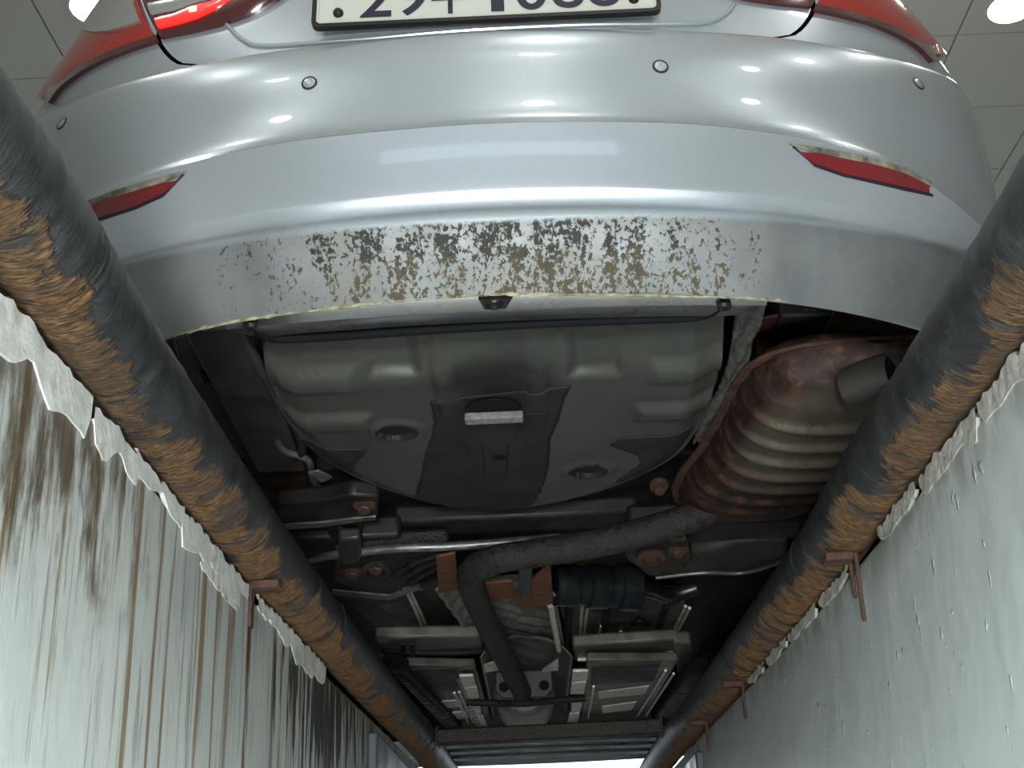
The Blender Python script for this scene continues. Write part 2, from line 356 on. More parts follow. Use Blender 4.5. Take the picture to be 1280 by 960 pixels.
# round downlights on a regular grid
dl, dr = pz(120, 10, CEIL), pz(1266, 8, CEIL)
NX = 3; first = None
ORD = ['first', 'second', 'third', 'fourth', 'fifth', 'sixth', 'seventh', 'eighth']
for j in range(8):
    for i in range(NX):
        xx = dl[0] + (dr[0] - dl[0]) * i / (NX - 1); yy = .5 * (dl[1] + dr[1]) - 1.3 * j
        if j == 0: yy = dl[1] if i == 0 else (dr[1] if i == NX - 1 else yy)
        lab = 'round white ceiling downlight, ' + ('leftmost', 'middle', 'rightmost')[i] + ' of the ' + ORD[j] + ' row from the far door'
        e = empty('downlight', (xx, yy, CEIL), lab, 'light', 'recessed ceiling downlights')
        if first is None:
            b = MB(); b.lathe([(.110, 0), (.112, -.007), (.124, -.006), (.128, 0)], (0, 0, 0), n=32, close=False); r_ = b.build('rim', 'light_rim', None, smooth=True)
            b = MB(); b.lathe([(0.0005, -.004), (.110, -.004)], (0, 0, 0), n=32, close=False); l_ = b.build('lens', 'light_lens', None)
            first = (r_, l_)
        else:
            r_, l_ = (o.copy() for o in first)
            for o in (r_, l_): col.objects.link(o)
        for o in (r_, l_): o.parent = e

# guard pipes along the pit edges
RP = .055
def px_path(T, z=.07): return [pz(x, y, z) for x, y in T]
pl_ = [np.array((-.44, -1.2, .07)), np.array((-.442, .4, .07))] + px_path([(20, 260), (74, 340), (184, 500), (345, 712), (430, 814), (485, 878), (522, 919)]) + [np.array((-.40, 5.2, .07)), np.array((-.39, 7.6, .07))]
pr_ = [np.array((.50, -1.2, .07)), np.array((.50, .5, .07))] + px_path([(1197, 451), (1088, 603), (1029, 695), (977, 760), (896, 863), (850, 917)]) + [np.array((.45, 5.2, .07)), np.array((.44, 7.6, .07))]
for pts, m, lab, nm in ((pl_, 'pipe_rust_west', 'rusty charcoal steel guard pipe along the streaked left pit wall', 'L'), (pr_, 'pipe_rust_east', 'rusty charcoal steel guard pipe along the plain grey right pit wall', 'R')):
    root = empty('guard_pipe', (float(pts[2][0]), 1.5, .015), lab, 'pipe', 'steel pipes edging the pit')
    path = smooth_path(pts, 26); rr = [RP * (1 + .012 * math.sin(i * 1.7) + .012 * rng.normal()) for i in range(len(path))]
    MB().tube(path, rr, 48).build('pipe', m, root, smooth=True, angle=80)
    P = np.array(path)
    for yy in ((2.6,) if nm == 'L' else (2.25, 3.1)):       # weld beads between the pipe lengths
        k = int(np.argmin(abs(P[:, 1] - yy))); c = P[k]
        b = MB(); pr2 = [(RP - .001, -.008), (RP + .002, -.004), (RP + .003, 0), (RP + .002, .004), (RP - .001, .008)]
        b.lathe(pr2, c, (0.02, 1, 0), 40, close=False); b.build('weld_bead', m, root, smooth=True)
# cross bar between the pipes
a_, b_ = pz(522, 923, .07), pz(853, 907, .07)
root = empty('cross_bar', (float((a_[0] + b_[0]) / 2), float((a_[1] + b_[1]) / 2), .03), 'dark steel cross bar joining the two guard pipes under the engine', 'bar')
d_ = b_ - a_; d_ /= np.linalg.norm(d_); nrm = np.array([-d_[1], d_[0], 0])
sec = [(-.026, -.024), (.026, -.024), (.026, .024), (-.026, .024)]
MB().prism([a_ + d_ * .066 + nrm * u + np.array([0, 0, w]) for u, w in sec], (b_ - a_) - d_ * .132).build('bar', 'subframe_black', root, bevel=.006)
for q, e in ((a_ + d_ * .064, 1), (b_ - d_ * .064, -1)):
    MB().prism([q + nrm * u * 1.5 + np.array([0, 0, w * 1.3]) for u, w in sec], d_ * .008 * e).build('end_plate', 'subframe_black', root, bevel=.002)

# plaster chunks left along the wall tops
def smooth_noise(n, amp, k):
    a = rng.normal(size=n + 2 * k); w = np.hanning(2 * k + 3)[1:-1]; w /= w.sum(); a = np.convolve(a, w, 'valid'); return amp * a / (a.std() + 1e-6) * .6
def chunk(wall, T, sx, y0, y1, z0, z1, thick, m):
    n = max(6, int((y1 - y0) / .012)); ys = np.linspace(y0, y1, n)
    lo = z0 + smooth_noise(n, .25 * (z1 - z0), 3) + smooth_noise(n, .1 * (z1 - z0), 1); hi = np.full(n, z1) + .003 * rng.normal(size=n)
    lo[0] = lo[-1] = (z0 + z1) / 2; rows = []
    for t, k in ((0, 0), (.05, 1), (.5, 1), (.95, 1), (1, 0)):
        rows.append([(xw(T, y) - sx * thick * .13 * k * (.8 + .2 * rng.random()) + (0 if k else sx * .004), y, lo[i] + (hi[i] - lo[i]) * t) for i, y in enumerate(ys)])
    MB().grid(rows).build('plaster_chunk', m, wall)
for y0, y1, z0, z1, th in ((.86, 1.235, -.042, .006, .013), (1.245, 1.42, -.036, .006, .011), (1.40, 1.62, -.03, .006, .012), (1.61, 1.83, -.034, .006, .014), (1.80, 2.03, -.032, .007, .013), (1.72, 1.98, -.052, -.03, .010), (2.1, 2.36, -.03, .006, .012), (2.34, 2.72, -.034, .006, .011), (.5, .84, -.05, .004, .012)):
    chunk(wall_left, WL, -1, y0, y1, z0, z1, th, 'plaster_white')
for y0, y1, z0, z1, th in ((1.05, 1.36, -.022, .006, .012), (1.37, 1.62, -.024, .006, .01), (1.64, 1.86, -.016, .006, .011), (2.08, 2.3, -.013, .006, .01), (2.33, 2.6, -.013, .006, .01), (2.62, 2.85, -.011, .006, .01), (2.9, 3.1, -.011, .006, .01)):
    chunk(wall_right, WR, 1, y0, y1, z0, z1, th, 'plaster_old')
# anchor straps that hold the pipes
def strap(y, T, sx, legs, length, m, lab, w=.018):
    x0 = xw(T, y); root = empty('anchor_strap', (x0, y, -length), lab, 'strap', 'rusted straps anchoring the pipes')
    b = MB(); b.box((min(x0 - sx * .004, x0 - sx * .05), y - w, .0), (max(x0 - sx * .004, x0 - sx * .05), y + w, .014)); b.build('tab', m, root, bevel=.003)
    for k, (dy, le, ww) in enumerate(legs):
        b = MB(); b.box((min(x0, x0 - sx * .007), y + dy - ww, -le), (max(x0, x0 - sx * .007), y + dy + ww, .01)); b.build('strap_leg', m, root, bevel=.002)
strap(2.02, WR, 1, ((-.018, .1, .0045), (.018, .055, .004)), .1, 'strap_rust', 'rusted two-legged anchor strap halfway along the right pit wall')
strap(3.16, WR, 1, ((0, .075, .006),), .075, 'strap_rust', 'short rusted anchor strap farther along the right pit wall', .012)
strap(3.78, WR, 1, ((0, .07, .006),), .07, 'strap_rust', 'farthest small anchor strap on the right wall by the cross bar', .012)
strap(2.045, WL, -1, ((-.004, .062, .011),), .062, 'strap_rust', 'rusted anchor strap staining the left pit wall below the pipe')
# steel cover plate on the far left pit wall
b = MB(); b.box((xw(WL, 3.6) - .01, 3.3, -.62), (xw(WL, 3.6) + .018, 4.15, -.05)); tag(b.build('trim_1', 'plastic_blue', bevel=.006), kind='structure')
b = MB(); b.box((xw(WR, 3.9) - .02, 3.95, -.62), (xw(WR, 4.4) + .03, 4.6, -.05)); tag(b.build('trim_2', 'plastic_blue', bevel=.006), kind='structure')

# ------------------------------------------------------------------ the car
CX, Y0, HW, PD, PE = -.044, 1.554, .885, .55, 2.3
car = empty('car', (CX, 4.0, 0), 'silver sedan seen from below at its rear, parked over the pit', 'car')
def plan(x):
    u = min(abs(x) / HW, 1.0); return PD * (1 - (1 - u ** PE) ** (1 / PE))
KX = [0, .15, .3, .4, .5, .6, .7, .75, .8, .9]
ROWS = [  # z by |x|, rearward offset by |x|
    ('R0', [.727, .724, .723, .728, .733, .741, .757, .772, .795, .82], .020),
    ('Ra', [.712, .709, .708, .712, .716, .722, .735, .748, .765, .79], -.002),
    ('Rb', [.66, .657, .655, .655, .655, .655, .657, .66, .67, .69], -.019),
    ('Rc', [.58, .578, .576, .573, .568, .562, .545, .54, .54, .55], -.0235),
    ('Rd', [.532, .529, .528, .522, .517, .505, .467, .447, .437, .438], -.034),
    ('R1', [.507, .504, .503, .497, .492, .480, .438, .416, .405, .396], -.060),
    ('Re', [.462, .460, .459, .456, .452, .444, .418, .404, .396, .386], -.054),
    ('R2', [.416, .414, .412, .411, .408, .402, .394, .390, .386, .378], -.045),
    ('Rf', [.405, .403, .401, .400, .398, .394, .386, .382, .378, .37], -.040),
    ('R3', [.394, .392, .390, .388, .387, .385, .377, .373, .368, .36], -.028),
    ('Rg', [.386, .384, .382, .380, .378, .374, .366, .361, .356, .35], -.010),
    ('Rh', [.345, .343, .341, .338, .335, .330, .322, .318, .314, .304], .030),
    ('R4', [.306, .303, .300, .297, .292, .285, .278, .274, .27, .265], .072),
    ('R5', [.312, .309, .306, .303, .298, .291, .284, .28, .276, .27], .082)]
def row_z(k, x): return float(np.interp(abs(x), KX, ROWS[k][1]))
def bump_y(x, z):
    zs = [row_z(k, x) for k in range(12, -1, -1)]; of = [ROWS[k][2] for k in range(12, -1, -1)]
    return Y0 + plan(x) + float(np.interp(z, zs, of))
def sc(z): return 1 - .40 * min(.3, max(0, z - .80))
def body_y(x, z):  # boot and quarter panels above the bumper
    x = x / sc(z)
    return Y0 + plan(x) + .02 + (z - row_z(0, x)) * .10 + .02 * max(0, min(1, (z - row_z(0, x)) / .3)) ** 2
def hit(px, py, fn, extra=0.0):
    d = ray(px, py); lo, hi = .8, 4.0
    for _ in range(60):
        mid = (lo + hi) / 2; p = CC + d * mid
        if p[1] - (fn(p[0] - CX, p[2]) + extra) > 0: hi = mid
        else: lo = mid
    return CC + d * hi
# columns by arc length along the plan curve
xs_f = np.concatenate([np.linspace(0, .8, 400), HW - (HW - .8) * np.linspace(1, 0, 400) ** 2.5])
pts = np.array([(x, plan(x)) for x in xs_f]); arc = np.concatenate([[0], np.cumsum(np.linalg.norm(np.diff(pts, axis=0), axis=1))])
NC = 80
half = [(float(np.interp(a, arc, pts[:, 0])), float(np.interp(a, arc, pts[:, 1]))) for a in np.linspace(0, arc[-1], NC)]
half += [(HW, PD + .03), (HW + .003, PD + .07)]
cols = [(-x, p) for x, p in half[:0:-1]] + half
def smooth1(a, k=5):
    a = np.array(a, float); p = np.concatenate([np.full(k, a[0]), a, np.full(k, a[-1])]); w = np.hanning(2 * k + 3)[1:-1]; w /= w.sum()
    return np.convolve(p, w, 'valid')
Z = np.array([smooth1([row_z(k, x) for x, p in cols], 6) for k in range(len(ROWS))])
OFF = [r[2] for r in ROWS]
def catmull_rows(seq, n):
    out = []
    for i in range(len(seq) - 1):
        a, b, c, d = seq[max(i - 1, 0)], seq[i], seq[i + 1], seq[min(i + 2, len(seq) - 1)]
        for t in np.linspace(0, 1, n, endpoint=False):
            out.append(.5 * (2 * b + (c - a) * t + (2 * a - 5 * b + 4 * c - d) * t * t + (3 * b - a - 3 * c + d) * t ** 3))
    return out + [seq[-1]]
rows = [np.array([(CX + x, Y0 + p + OFF[k], Z[k][i]) for i, (x, p) in enumerate(cols)]) for k in range(len(ROWS))]
seg1 = catmull_rows(rows[:6], 5); seg2 = catmull_rows(rows[5:13], 5); 
R_all = seg1 + seg2[1:] + [rows[13]]
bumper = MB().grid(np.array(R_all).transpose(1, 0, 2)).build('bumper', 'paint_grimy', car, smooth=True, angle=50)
bumper['label'] = 'silver rear bumper, scraped and grimy along its lower lip'
# lip bead of dried dirt
lip = [hit(x, y, lambda a, b: Y0 + plan(a) + .071) for x, y in [(205, 424), (239, 414), (309, 399), (450, 381), (590, 369), (700, 368), (834, 370), (940, 373), (1000, 377)]]
lp = smooth_path(lip, 14)
MB().tube([p + np.array([0, 0, .0007 * rng.normal()]) for p in lp], [.0012 + .0012 * abs(rng.normal()) for _ in lp], 8).build('dirt_bead', 'bead_dirt', bumper, smooth=True)
def normal_at(fn, p):
    x, z = p[0] - CX, p[2]; e = .004
    n = np.array([(fn(x + e, z) - fn(x - e, z)) / (2 * e), -1, (fn(x, z + e) - fn(x, z - e)) / (2 * e)]); return n / np.linalg.norm(n)
# parking sensors
for sx, sz in ((.258, .629), (-.258, .629), (.685, .69), (-.685, .69)):
    p = np.array((CX + sx, bump_y(sx, sz), sz)); n = normal_at(bump_y, p); p = p + n * (.0014 if abs(sx) > .5 else .0006)
    s_ = MB().lathe([(.0092, -.004), (.0092, .0016), (.0085, .002), (.0004, .0022)], p, n, 24).build('parking_sensor', 'paint', bumper, smooth=True)
    MB().lathe([(.0092, .0), (.0094, .0018), (.0118, .0016), (.0122, 0)], p, n, 24, close=False).build('sensor_ring', 'black_trim', s_, smooth=True)
# patches that lie on the body: lower and upper edge given as pixels of the photograph's left side, mirrored to the right
def edge(pix, fn, n):
    P = np.array([hit(x, y, fn) for x, y in pix]); L = np.concatenate([[0], np.cumsum(np.linalg.norm(np.diff(P, axis=0), axis=1))]); t = np.linspace(0, L[-1], n)
    return np.stack([np.interp(t, L, P[:, 0] - CX), np.interp(t, L, P[:, 2])], 1)
def patch(name, lower, upper, fn, m, parent, lift=.004, bulge=0.0, side=-1, n=36, k=12, solid=.012, lab=None):
    lo, up = edge(lower, fn, n), edge(upper, fn, n); P = []
    for i in range(n):
        r_ = []
        for v in np.linspace(0, 1, k):
            q = lo[i] * (1 - v) + up[i] * v
            r_.append((CX + (q[0] if side < 0 else -q[0]), fn(q[0], q[1]) - lift - bulge * math.sin(math.pi * v) ** .7, q[1]))
        P.append(r_)
    P = np.array(P)
    b = MB(); b.grid(P); Q = P.copy(); Q[:, :, 1] += solid + lift
    b.grid(Q, flip=True); b.grid(np.stack([P[:, 0], Q[:, 0]], 1)); b.grid(np.stack([P[:, -1], Q[:, -1]], 1)); b.grid(np.stack([P[0], Q[0]], 1)); b.grid(np.stack([P[-1], Q[-1]], 1))
    o = b.build(name, m, parent, smooth=True, angle=45)
    if lab: o['label'] = lab
    return o
mir = lambda pp: [(1225.0 - x - 0, y) for x, y in pp]
for side in (-1, 1):
    o = patch('reflector', [(70, 292), (100, 282), (130, 272), (170, 259), (205, 243), (222, 228)], [(70, 283), (100, 264), (130, 252), (170, 240), (205, 230), (222, 227)], bump_y, 'reflector_red', bumper, .003, side=side, solid=.01, lab='long dark red reflector')
    patch('reflector_trim', [(68, 284), (100, 264), (130, 252), (170, 240), (205, 229), (230, 218)], [(68, 278), (100, 257), (130, 244), (170, 231.5), (205, 222), (234, 215)], bump_y, 'trim_dirty', o, .0035, side=side, solid=.008)
    patch('reflector_lip', [(66, 296), (100, 285.5), (130, 275), (170, 262), (205, 246), (231, 219)], [(66, 293), (100, 282.5), (130, 272), (170, 259), (205, 243), (228, 219)], bump_y, 'black_trim', o, .002, side=side, solid=.006)
# boot lid and quarter panels
def xb(z, x=.52): return .448 + .075 * math.sqrt(max(0, min(1, (z - .738) / .075))) + max(0, z - .813) * .12
zz = np.concatenate([np.linspace(0, .1, 10), np.linspace(.13, .36, 8)])
P = []
for u in np.linspace(-1, 1, 81):
    r_ = []
    for dz in zz:
        z0 = row_z(0, .5 * u) + .003; z = z0 + dz; x = u * xb(.738 + dz)
        r_.append((CX + x, body_y(x, z) + .001, z))
    P.append(r_)
lid = MB().grid(P).build('boot_lid', 'paint', car, smooth=True)
for side in (-1, 1):
    P = []
    for u in np.linspace(0, 1, 50):
        r_ = []
        for dz in zz:
            x0 = (xb(.738 + dz) + .009) / sc(row_z(0, .55) + .003 + dz)
            s_ = u ** 1.0; a0 = float(np.interp(x0, xs_f, arc)); a = a0 + (arc[-1] - a0) * s_
            x = float(np.interp(a, arc, pts[:, 0])); yb = float(np.interp(a, arc, pts[:, 1]))
            z = row_z(0, x) + .003 + dz
            r_.append((CX + side * x * sc(z), Y0 + yb + .02 + dz * .10 + .02 * min(1, dz / .3) ** 2, z))
        P.append(r_)
    # run on along the flank to the wheel arch
    last = np.array(P[-1]); 
    for dy in (.1, .3, .7, 1.2):
        q = last.copy(); q[:, 1] += dy; q[:, 0] += side * .01 * min(dy, .5); P.append(q)
    MB().grid(P).build('quarter_panel', 'paint', car, smooth=True)
b = MB(); P = [[(CX + x * sc(row_z(0, x) + dz), Y0 + plan(x) + .05 + dz * .12, row_z(0, x) - .03 + dz) for dz in np.linspace(0, .36, 8)] for x in np.linspace(-.85, .85, 60)]
b.grid(P).build('inner_panel', 'dark_gap', car, smooth=True)
# recess ridge under the number plate
rp = [hit(x, y, body_y, -.001) for x, y in [(283, 30), (300, 47), (326, 57), (400, 53), (480, 47), (560, 40), (640, 35), (740, 31), (840, 30), (885, 28), (908, 17), (918, 5)]]
MB().tube(smooth_path(rp, 8), .0035, 8).build('recess_edge', 'paint', lid, smooth=True)
# number plate
pw, ph, zb = .53, .115, .737
tilt = .10
plate = MB(); 
def rrect(w, h, r, n=6):
    out = []
    for cx, cz, a0 in ((w / 2 - r, h - r, 0), (-w / 2 + r, h - r, 90), (-w / 2 + r, r, 180), (w / 2 - r, r, 270)):
        for t in np.linspace(0, 90, n): out.append((cx + r * math.cos(math.radians(a0 + t)), cz + r * math.sin(math.radians(a0 + t))))
    return out
PXC = (hit(388, 36, lambda a, b: Y0)[0] + hit(828, 13, lambda a, b: Y0)[0]) / 2
def pp(x, z, d): return (PXC + x, Y0 + .012 - d + z * tilt, zb + z)
frame = MB()
o_ = rrect(pw, ph, .012); i_ = rrect(pw - .014, ph - .014, .008); i_ = [(x, z + .007) for x, z in i_]
n = len(o_)
frame.add([pp(x, z, 0) for x, z in o_] + [pp(x, z, .011) for x, z in o_] + [pp(x, z, .011) for x, z in i_] + [pp(x, z, .002) for x, z in i_],
          [(a * n + i, a * n + (i + 1) % n, (a + 1) * n + (i + 1) % n, (a + 1) * n + i) for a in range(3) for i in range(n)])
pl = MB(); pl.prism([pp(x, z, .006) for x, z in i_], (0, .006, 0)); plate_o = pl.build('license_plate', 'plate_white', car)
plate_o['label'] = 'white number plate with dark blue characters'
frame.build('plate_frame', 'screw_dark', plate_o, smooth=True)
fr2 = MB(); j_ = [(x, z + .0105) for x, z in rrect(pw - .021, ph - .021, .006)]
fr2.add([pp(x, z, .0062) for x, z in i_] + [pp(x, z, .009) for x, z in i_] + [pp(x, z, .009) for x, z in j_] + [pp(x, z, .006) for x, z in j_], [(a * n + i, a * n + (i + 1) % n, (a + 1) * n + (i + 1) % n, (a + 1) * n + i) for a in range(3) for i in range(n)])
fr2.build('plate_rim', 'plate_white', plate_o, smooth=True)
for sx_ in (-.225, .225):
    MB().lathe([(.008, 0), (.008, .004), (.005, .008), (.0005, .0085)], pp(sx_, .029, .006), (0, -1, .1), 16).build('plate_bolt', 'screw_dark', plate_o, smooth=True)
def glyphs(body, x, w, h, z):
    cu = bpy.data.curves.new('plate_text', 'FONT'); cu.body = body; cu.size = 1.0; cu.extrude = 0; cu.offset = .012
    to = bpy.data.objects.new('plate_text', cu); col.objects.link(to); bpy.context.view_layer.update()
    me = bpy.data.meshes.new_from_object(to.evaluated_get(bpy.context.evaluated_depsgraph_get())); bpy.data.objects.remove(to)
    v = np.array([p.co[:] for p in me.vertices])
    if len(v) == 0: return
    lo, hi = v.min(0), v.max(0)
    for p in me.vertices:
        gx = x + (p.co[0] - lo[0]) / max(hi[0] - lo[0], 1e-6) * w; gz = z + (p.co[1] - lo[1]) / max(hi[1] - lo[1], 1e-6) * h
        p.co = pp(gx, gz, .0072)
    o = bpy.data.objects.new('plate_character', me); col.objects.link(o); me.materials.clear(); me.materials.append(M['plate_ink']); o.parent = plate_o
for ch, x, w in (('2', -.192, .048), ('9', -.137, .048), ('우', -.083, .058), ('1', .008, .02), ('0', .046, .048), ('8', .102, .048), ('8', .157, .048)):
    glyphs(ch, x, w, .078, .018)
# tail lamps: laid out on the wrapped body skin (arc length, height)
def skin(a, z, side=-1, lift=0.0):
    x = np.interp(a, arc, pts[:, 0]); yb = np.interp(a, arc, pts[:, 1]); e = .004
    dx = np.interp(a + e, arc, pts[:, 0]) - np.interp(a - e, arc, pts[:, 0]); dyy = np.interp(a + e, arc, pts[:, 1]) - np.interp(a - e, arc, pts[:, 1]); L = np.hypot(dx, dyy)
    dz = z - np.interp(x, KX, ROWS[0][1]); s_ = 1 - .40 * np.clip(z - .80, 0, .3)
    X = x * s_ + lift * dyy / L; Y = Y0 + yb + .02 + dz * .10 + .02 * np.clip(dz / .3, 0, 1) ** 2 - lift * dx / L
    return np.stack([CX + side * X, Y, z + 0 * X], -1)
GA, GZ = np.meshgrid(np.linspace(.25, arc[-1] * .985, 260), np.linspace(.72, 1.10, 200), indexing='ij')
GP = skin(GA, GZ); gc = (GP - CC) @ CR.T; gpx, gpy = 640 - F * gc[..., 0] / gc[..., 2], 480 + F * gc[..., 1] / gc[..., 2]
gn = GP - skin(GA, GZ, lift=.01); face = ((GP - CC) * -gn).sum(-1) < .0006
def on_skin(px, py):
    d = (gpx - px) ** 2 + (gpy - py) ** 2 + np.where(face, 0, 1e6); k = np.unravel_index(np.argmin(d), d.shape); return GA[k], GZ[k]
def skin_patch(name, lower, upper, m, parent, lift=.006, bulge=0.0, side=-1, n=40, k=12, back=.012, lab=None):
    def ed(pix):
        Q = np.array([on_skin(*p) for p in pix]); L = np.concatenate([[0], np.cumsum(np.linalg.norm(np.diff(Q, axis=0), axis=1))]) + np.arange(len(Q)) * 1e-9
        t = np.linspace(0, L[-1], n); a = np.stack([np.interp(t, L, Q[:, 0]), np.interp(t, L, Q[:, 1])], 1)
        for _ in range(4): a[1:-1] = .25 * a[:-2] + .5 * a[1:-1] + .25 * a[2:]
        return a
    lo, up = ed(lower), ed(upper); v = np.linspace(0, 1, k)[None, :]
    A = lo[:, :1] * (1 - v) + up[:, :1] * v; Z_ = lo[:, 1:] * (1 - v) + up[:, 1:] * v
    P = skin(A, Z_, side, lift + bulge * np.sin(np.pi * v) ** .7 * np.ones_like(A)); Q = skin(A, Z_, side, lift - back)
    b = MB(); b.grid(P); b.grid(Q, flip=True)
    for e1, e2 in ((P[:, 0], Q[:, 0]), (P[:, -1], Q[:, -1]), (P[0], Q[0]), (P[-1], Q[-1])): b.grid(np.stack([e1, e2], 1))
    o = b.build(name, m, parent, smooth=True, angle=45)
    if lab: o['label'] = lab
    return o
for side in (-1, 1):
    o = skin_patch('tail_lamp', [(63, 130), (80, 109), (100, 93), (130, 76), (165, 63), (199, 51)], [(63, 122), (72, 97), (88, 68), (108, 38), (136, -10), (172, -40)], 'lamp_red', car, .006, .010, side, lab='swept red tail lamp wrapping round the rear corner')
    skin_patch('lamp_edge', [(66, 131), (80, 112), (100, 96), (130, 79), (165, 66), (201, 54)], [(64, 126), (80, 105), (100, 89), (130, 72), (165, 59), (199, 48)], 'lamp_dark', o, .009, 0, side, k=4)
    skin_patch('clear_lens', [(112, 42), (128, 47), (145, 46), (165, 40), (184, 34)], [(122, 10), (131, -8), (140, -14), (152, -16), (170, -20)], 'lamp_clear', o, .0185, 0, side, back=.006)
    o = skin_patch('boot_lamp', [(203, 50), (240, 42), (280, 33), (320, 18), (352, 0), (378, -22)], [(178, -12), (215, -35), (255, -45), (295, -45), (335, -40), (380, -26)], 'lamp_dark', car, .006, .004, side, lab='inner tail lamp on the boot lid, glowing red')
    s_ = skin_patch('lit_strip', [(203, 40), (225, 35), (250, 28), (275, 16), (298, 1)], [(198, 27), (222, 22), (247, 12), (272, 6), (292, -4)], 'lamp_lit', o, .012, .002, side, back=.006)
    skin_patch('bulb_glow', [(243, 22), (247, 21), (251, 20)], [(243, 16), (247, 15), (251, 14)], 'lamp_bulb', s_, .0155, 0, side, n=8, k=4, back=.003)
    skin_patch('clear_lens', [(195, 24), (222, 19), (245, 10), (272, 3), (290, -6)], [(190, 9), (215, 4), (240, -2), (265, -8), (285, -12)], 'lamp_clear', o, .012, .002, side, back=.006)
# rest of the body shell
b = MB()
prof = [(.27, .86), (.55, .905), (.80, .885), (.98, .84)]
for side in (-1, 1):
    P = [[(CX + side * xx * (1 if yy < 5.7 else 1 - .25 * ((yy - 5.7) / .65) ** 2), yy, zz_) for zz_, xx in prof] for yy in np.linspace(3.15, 6.3, 30)]
    MB().grid(P).build('side_panel', 'paint', car, smooth=True, solid=.006)
dk = [(CX + x * sc(1.08), Y0 + plan(x) + .10, 1.07) for x in np.linspace(-.87, .87, 40)]
MB().prism(dk + [(CX + .70, 2.5, 1.09), (CX - .70, 2.5, 1.09)], (0, 0, .006)).build('boot_deck', 'paint', car)
cab = [(2.0, 1.09, .58), (2.45, 1.36, .56), (3.2, 1.46, .56), (4.0, 1.42, .56), (4.85, 1.05, .68), (6.0, .86, .70), (6.38, .68, .62)]
P = [[(CX + xx * s_, yy, zz_ - (.02 if abs(s_) == 1 else 0)) for s_ in (-1, -.6, 0, .6, 1)] for yy, zz_, xx in cab]
MB().grid(P).build('roof_shell', 'paint', car, smooth=True, solid=.006)
for side in (-1, 1):
    P = [[(CX + side * xx, yy, zz_ - .02), (CX + side * .74, yy, min(zz_ - .03, 1.06))] for yy, zz_, xx in cab]
    MB().grid(P).build('side_glass', 'glass_dark', car, smooth=True, solid=.005)
P = [[(CX + x * (1 - .12 * t), 6.25 + .13 * math.cos(x / .85 * 1.4) - .05 * t, .215 + t * .505) for t in (0, .3, .7, 1)] for x in np.linspace(-.85, .85, 30)]
MB().grid(P).build('front_bumper', 'paint', car, smooth=True, solid=.006)
# wheels
wh = None
for sx_ in (-1, 1):
    for yy in (2.74, 5.52):
        c = (CX + sx_ * .80, yy, .328)
        w_ = MB().lathe([(.21, -.10), (.30, -.108), (.325, -.09), (.328, 0), (.325, .09), (.30, .108), (.21, .10)], c, (1, 0, 0), 48, close=False).build('wheel', 'tyre', car, smooth=True)
        MB().lathe([(.212, -.1), (.2, -.06), (.03, -.03), (.03, .05), (.2, .085), (.212, .1)], c, (1, 0, 0), 40).build('wheel_rim', 'rim_alloy', w_, smooth=True)
        MB().lathe([(.02, -.075), (.13, -.075), (.13, -.06), (.02, -.06)], (c[0], c[1], c[2]), (sx_, 0, 0), 30).build('brake_disc', 'rust_red', w_, smooth=True)

# ------------------------------------------------------------------ underbody
def prism_px(name, pix, z, h, m, parent=car, bevel=.004, lab=None):
    b = MB(); b.prism([pz(x, y, z) for x, y in pix], (0, 0, h)); o = b.build(name, m, parent, bevel=bevel)
    if lab: o['label'] = lab
    return o
def tube_px(name, pix, r, m, parent=car, n=14, k=8):
    pth = smooth_path([pz(*p) for p in pix], k); return MB().tube(pth, r, n).build(name, m, parent, smooth=True, angle=60)
def bolt(pix, z, r, m, parent, h=.02, axis=(0, -.35, -1), hexa=True):
    c = pz(pix[0], pix[1], z)
    w_ = MB().lathe([(r * 1.6, .01), (r * 1.6, .004), (r * 1.5, 0), (r * .8, -.0)], c, [-a for a in axis], 20).build('washer', m, parent, smooth=True)
    MB().lathe([(r, -.002), (r, h * .8), (r * .85, h), (.0005, h)], c, axis, 6 if hexa else 16).build('bolt', m, parent)
    return w_
# main floor that closes the car from below
fl = MB(); fl.box((CX - .84, 2.85, .50), (CX + .84, 6.2, .53)); floor_o = fl.build('floor_pan', 'floor_dark', car)
b = MB(); b.prism([(CX + x, Y0 + plan(x) + .09, .56) for x in np.linspace(-.83, .83, 40)] + [(CX + .84, 2.86, .56), (CX - .84, 2.86, .56)], (0, 0, .02)); b.build('boot_floor', 'floor_dark', car)
b = MB(); b.box((CX - .80, 2.84, .49), (CX + .80, 2.87, .60)); b.build('floor_step', 'floor_dark', car)
# spare wheel well
out_px = [(322, 420), (330, 455), (346, 505), (372, 553), (400, 583), (432, 602), (500, 629), (560, 645), (640, 649), (740, 629), (800, 607), (842, 585), (868, 555), (885, 512), (898, 470), (906, 430), (912, 398), (860, 399), (740, 407), (620, 414), (500, 422), (400, 430), (345, 432)]
outl = np.array([pz(x, y, .345)[:2] for x, y in out_px]); tc = np.array([pz(615, 520, .345)[0], pz(615, 520, .345)[1]])
oa = np.arctan2(outl[:, 1] - tc[1], outl[:, 0] - tc[0]); orr = np.linalg.norm(outl - tc, axis=1); od = np.argsort(oa)
oa, orr = oa[od], orr[od]; oa = np.concatenate([oa[-3:] - 2 * math.pi, oa, oa[:3] + 2 * math.pi]); orr = np.concatenate([orr[-3:], orr, orr[:3]])
NA = 200; ang = np.linspace(-math.pi, math.pi, NA, endpoint=False); rad = np.interp(ang, oa, orr)
kw = np.hanning(11)[1:-1]; kw /= kw.sum(); rad = np.convolve(np.concatenate([rad[-4:], rad, rad[:4]]), kw, 'valid')
def sstep(a, b, x): t = np.clip((x - a) / (b - a), 0, 1); return t * t * (3 - 2 * t)
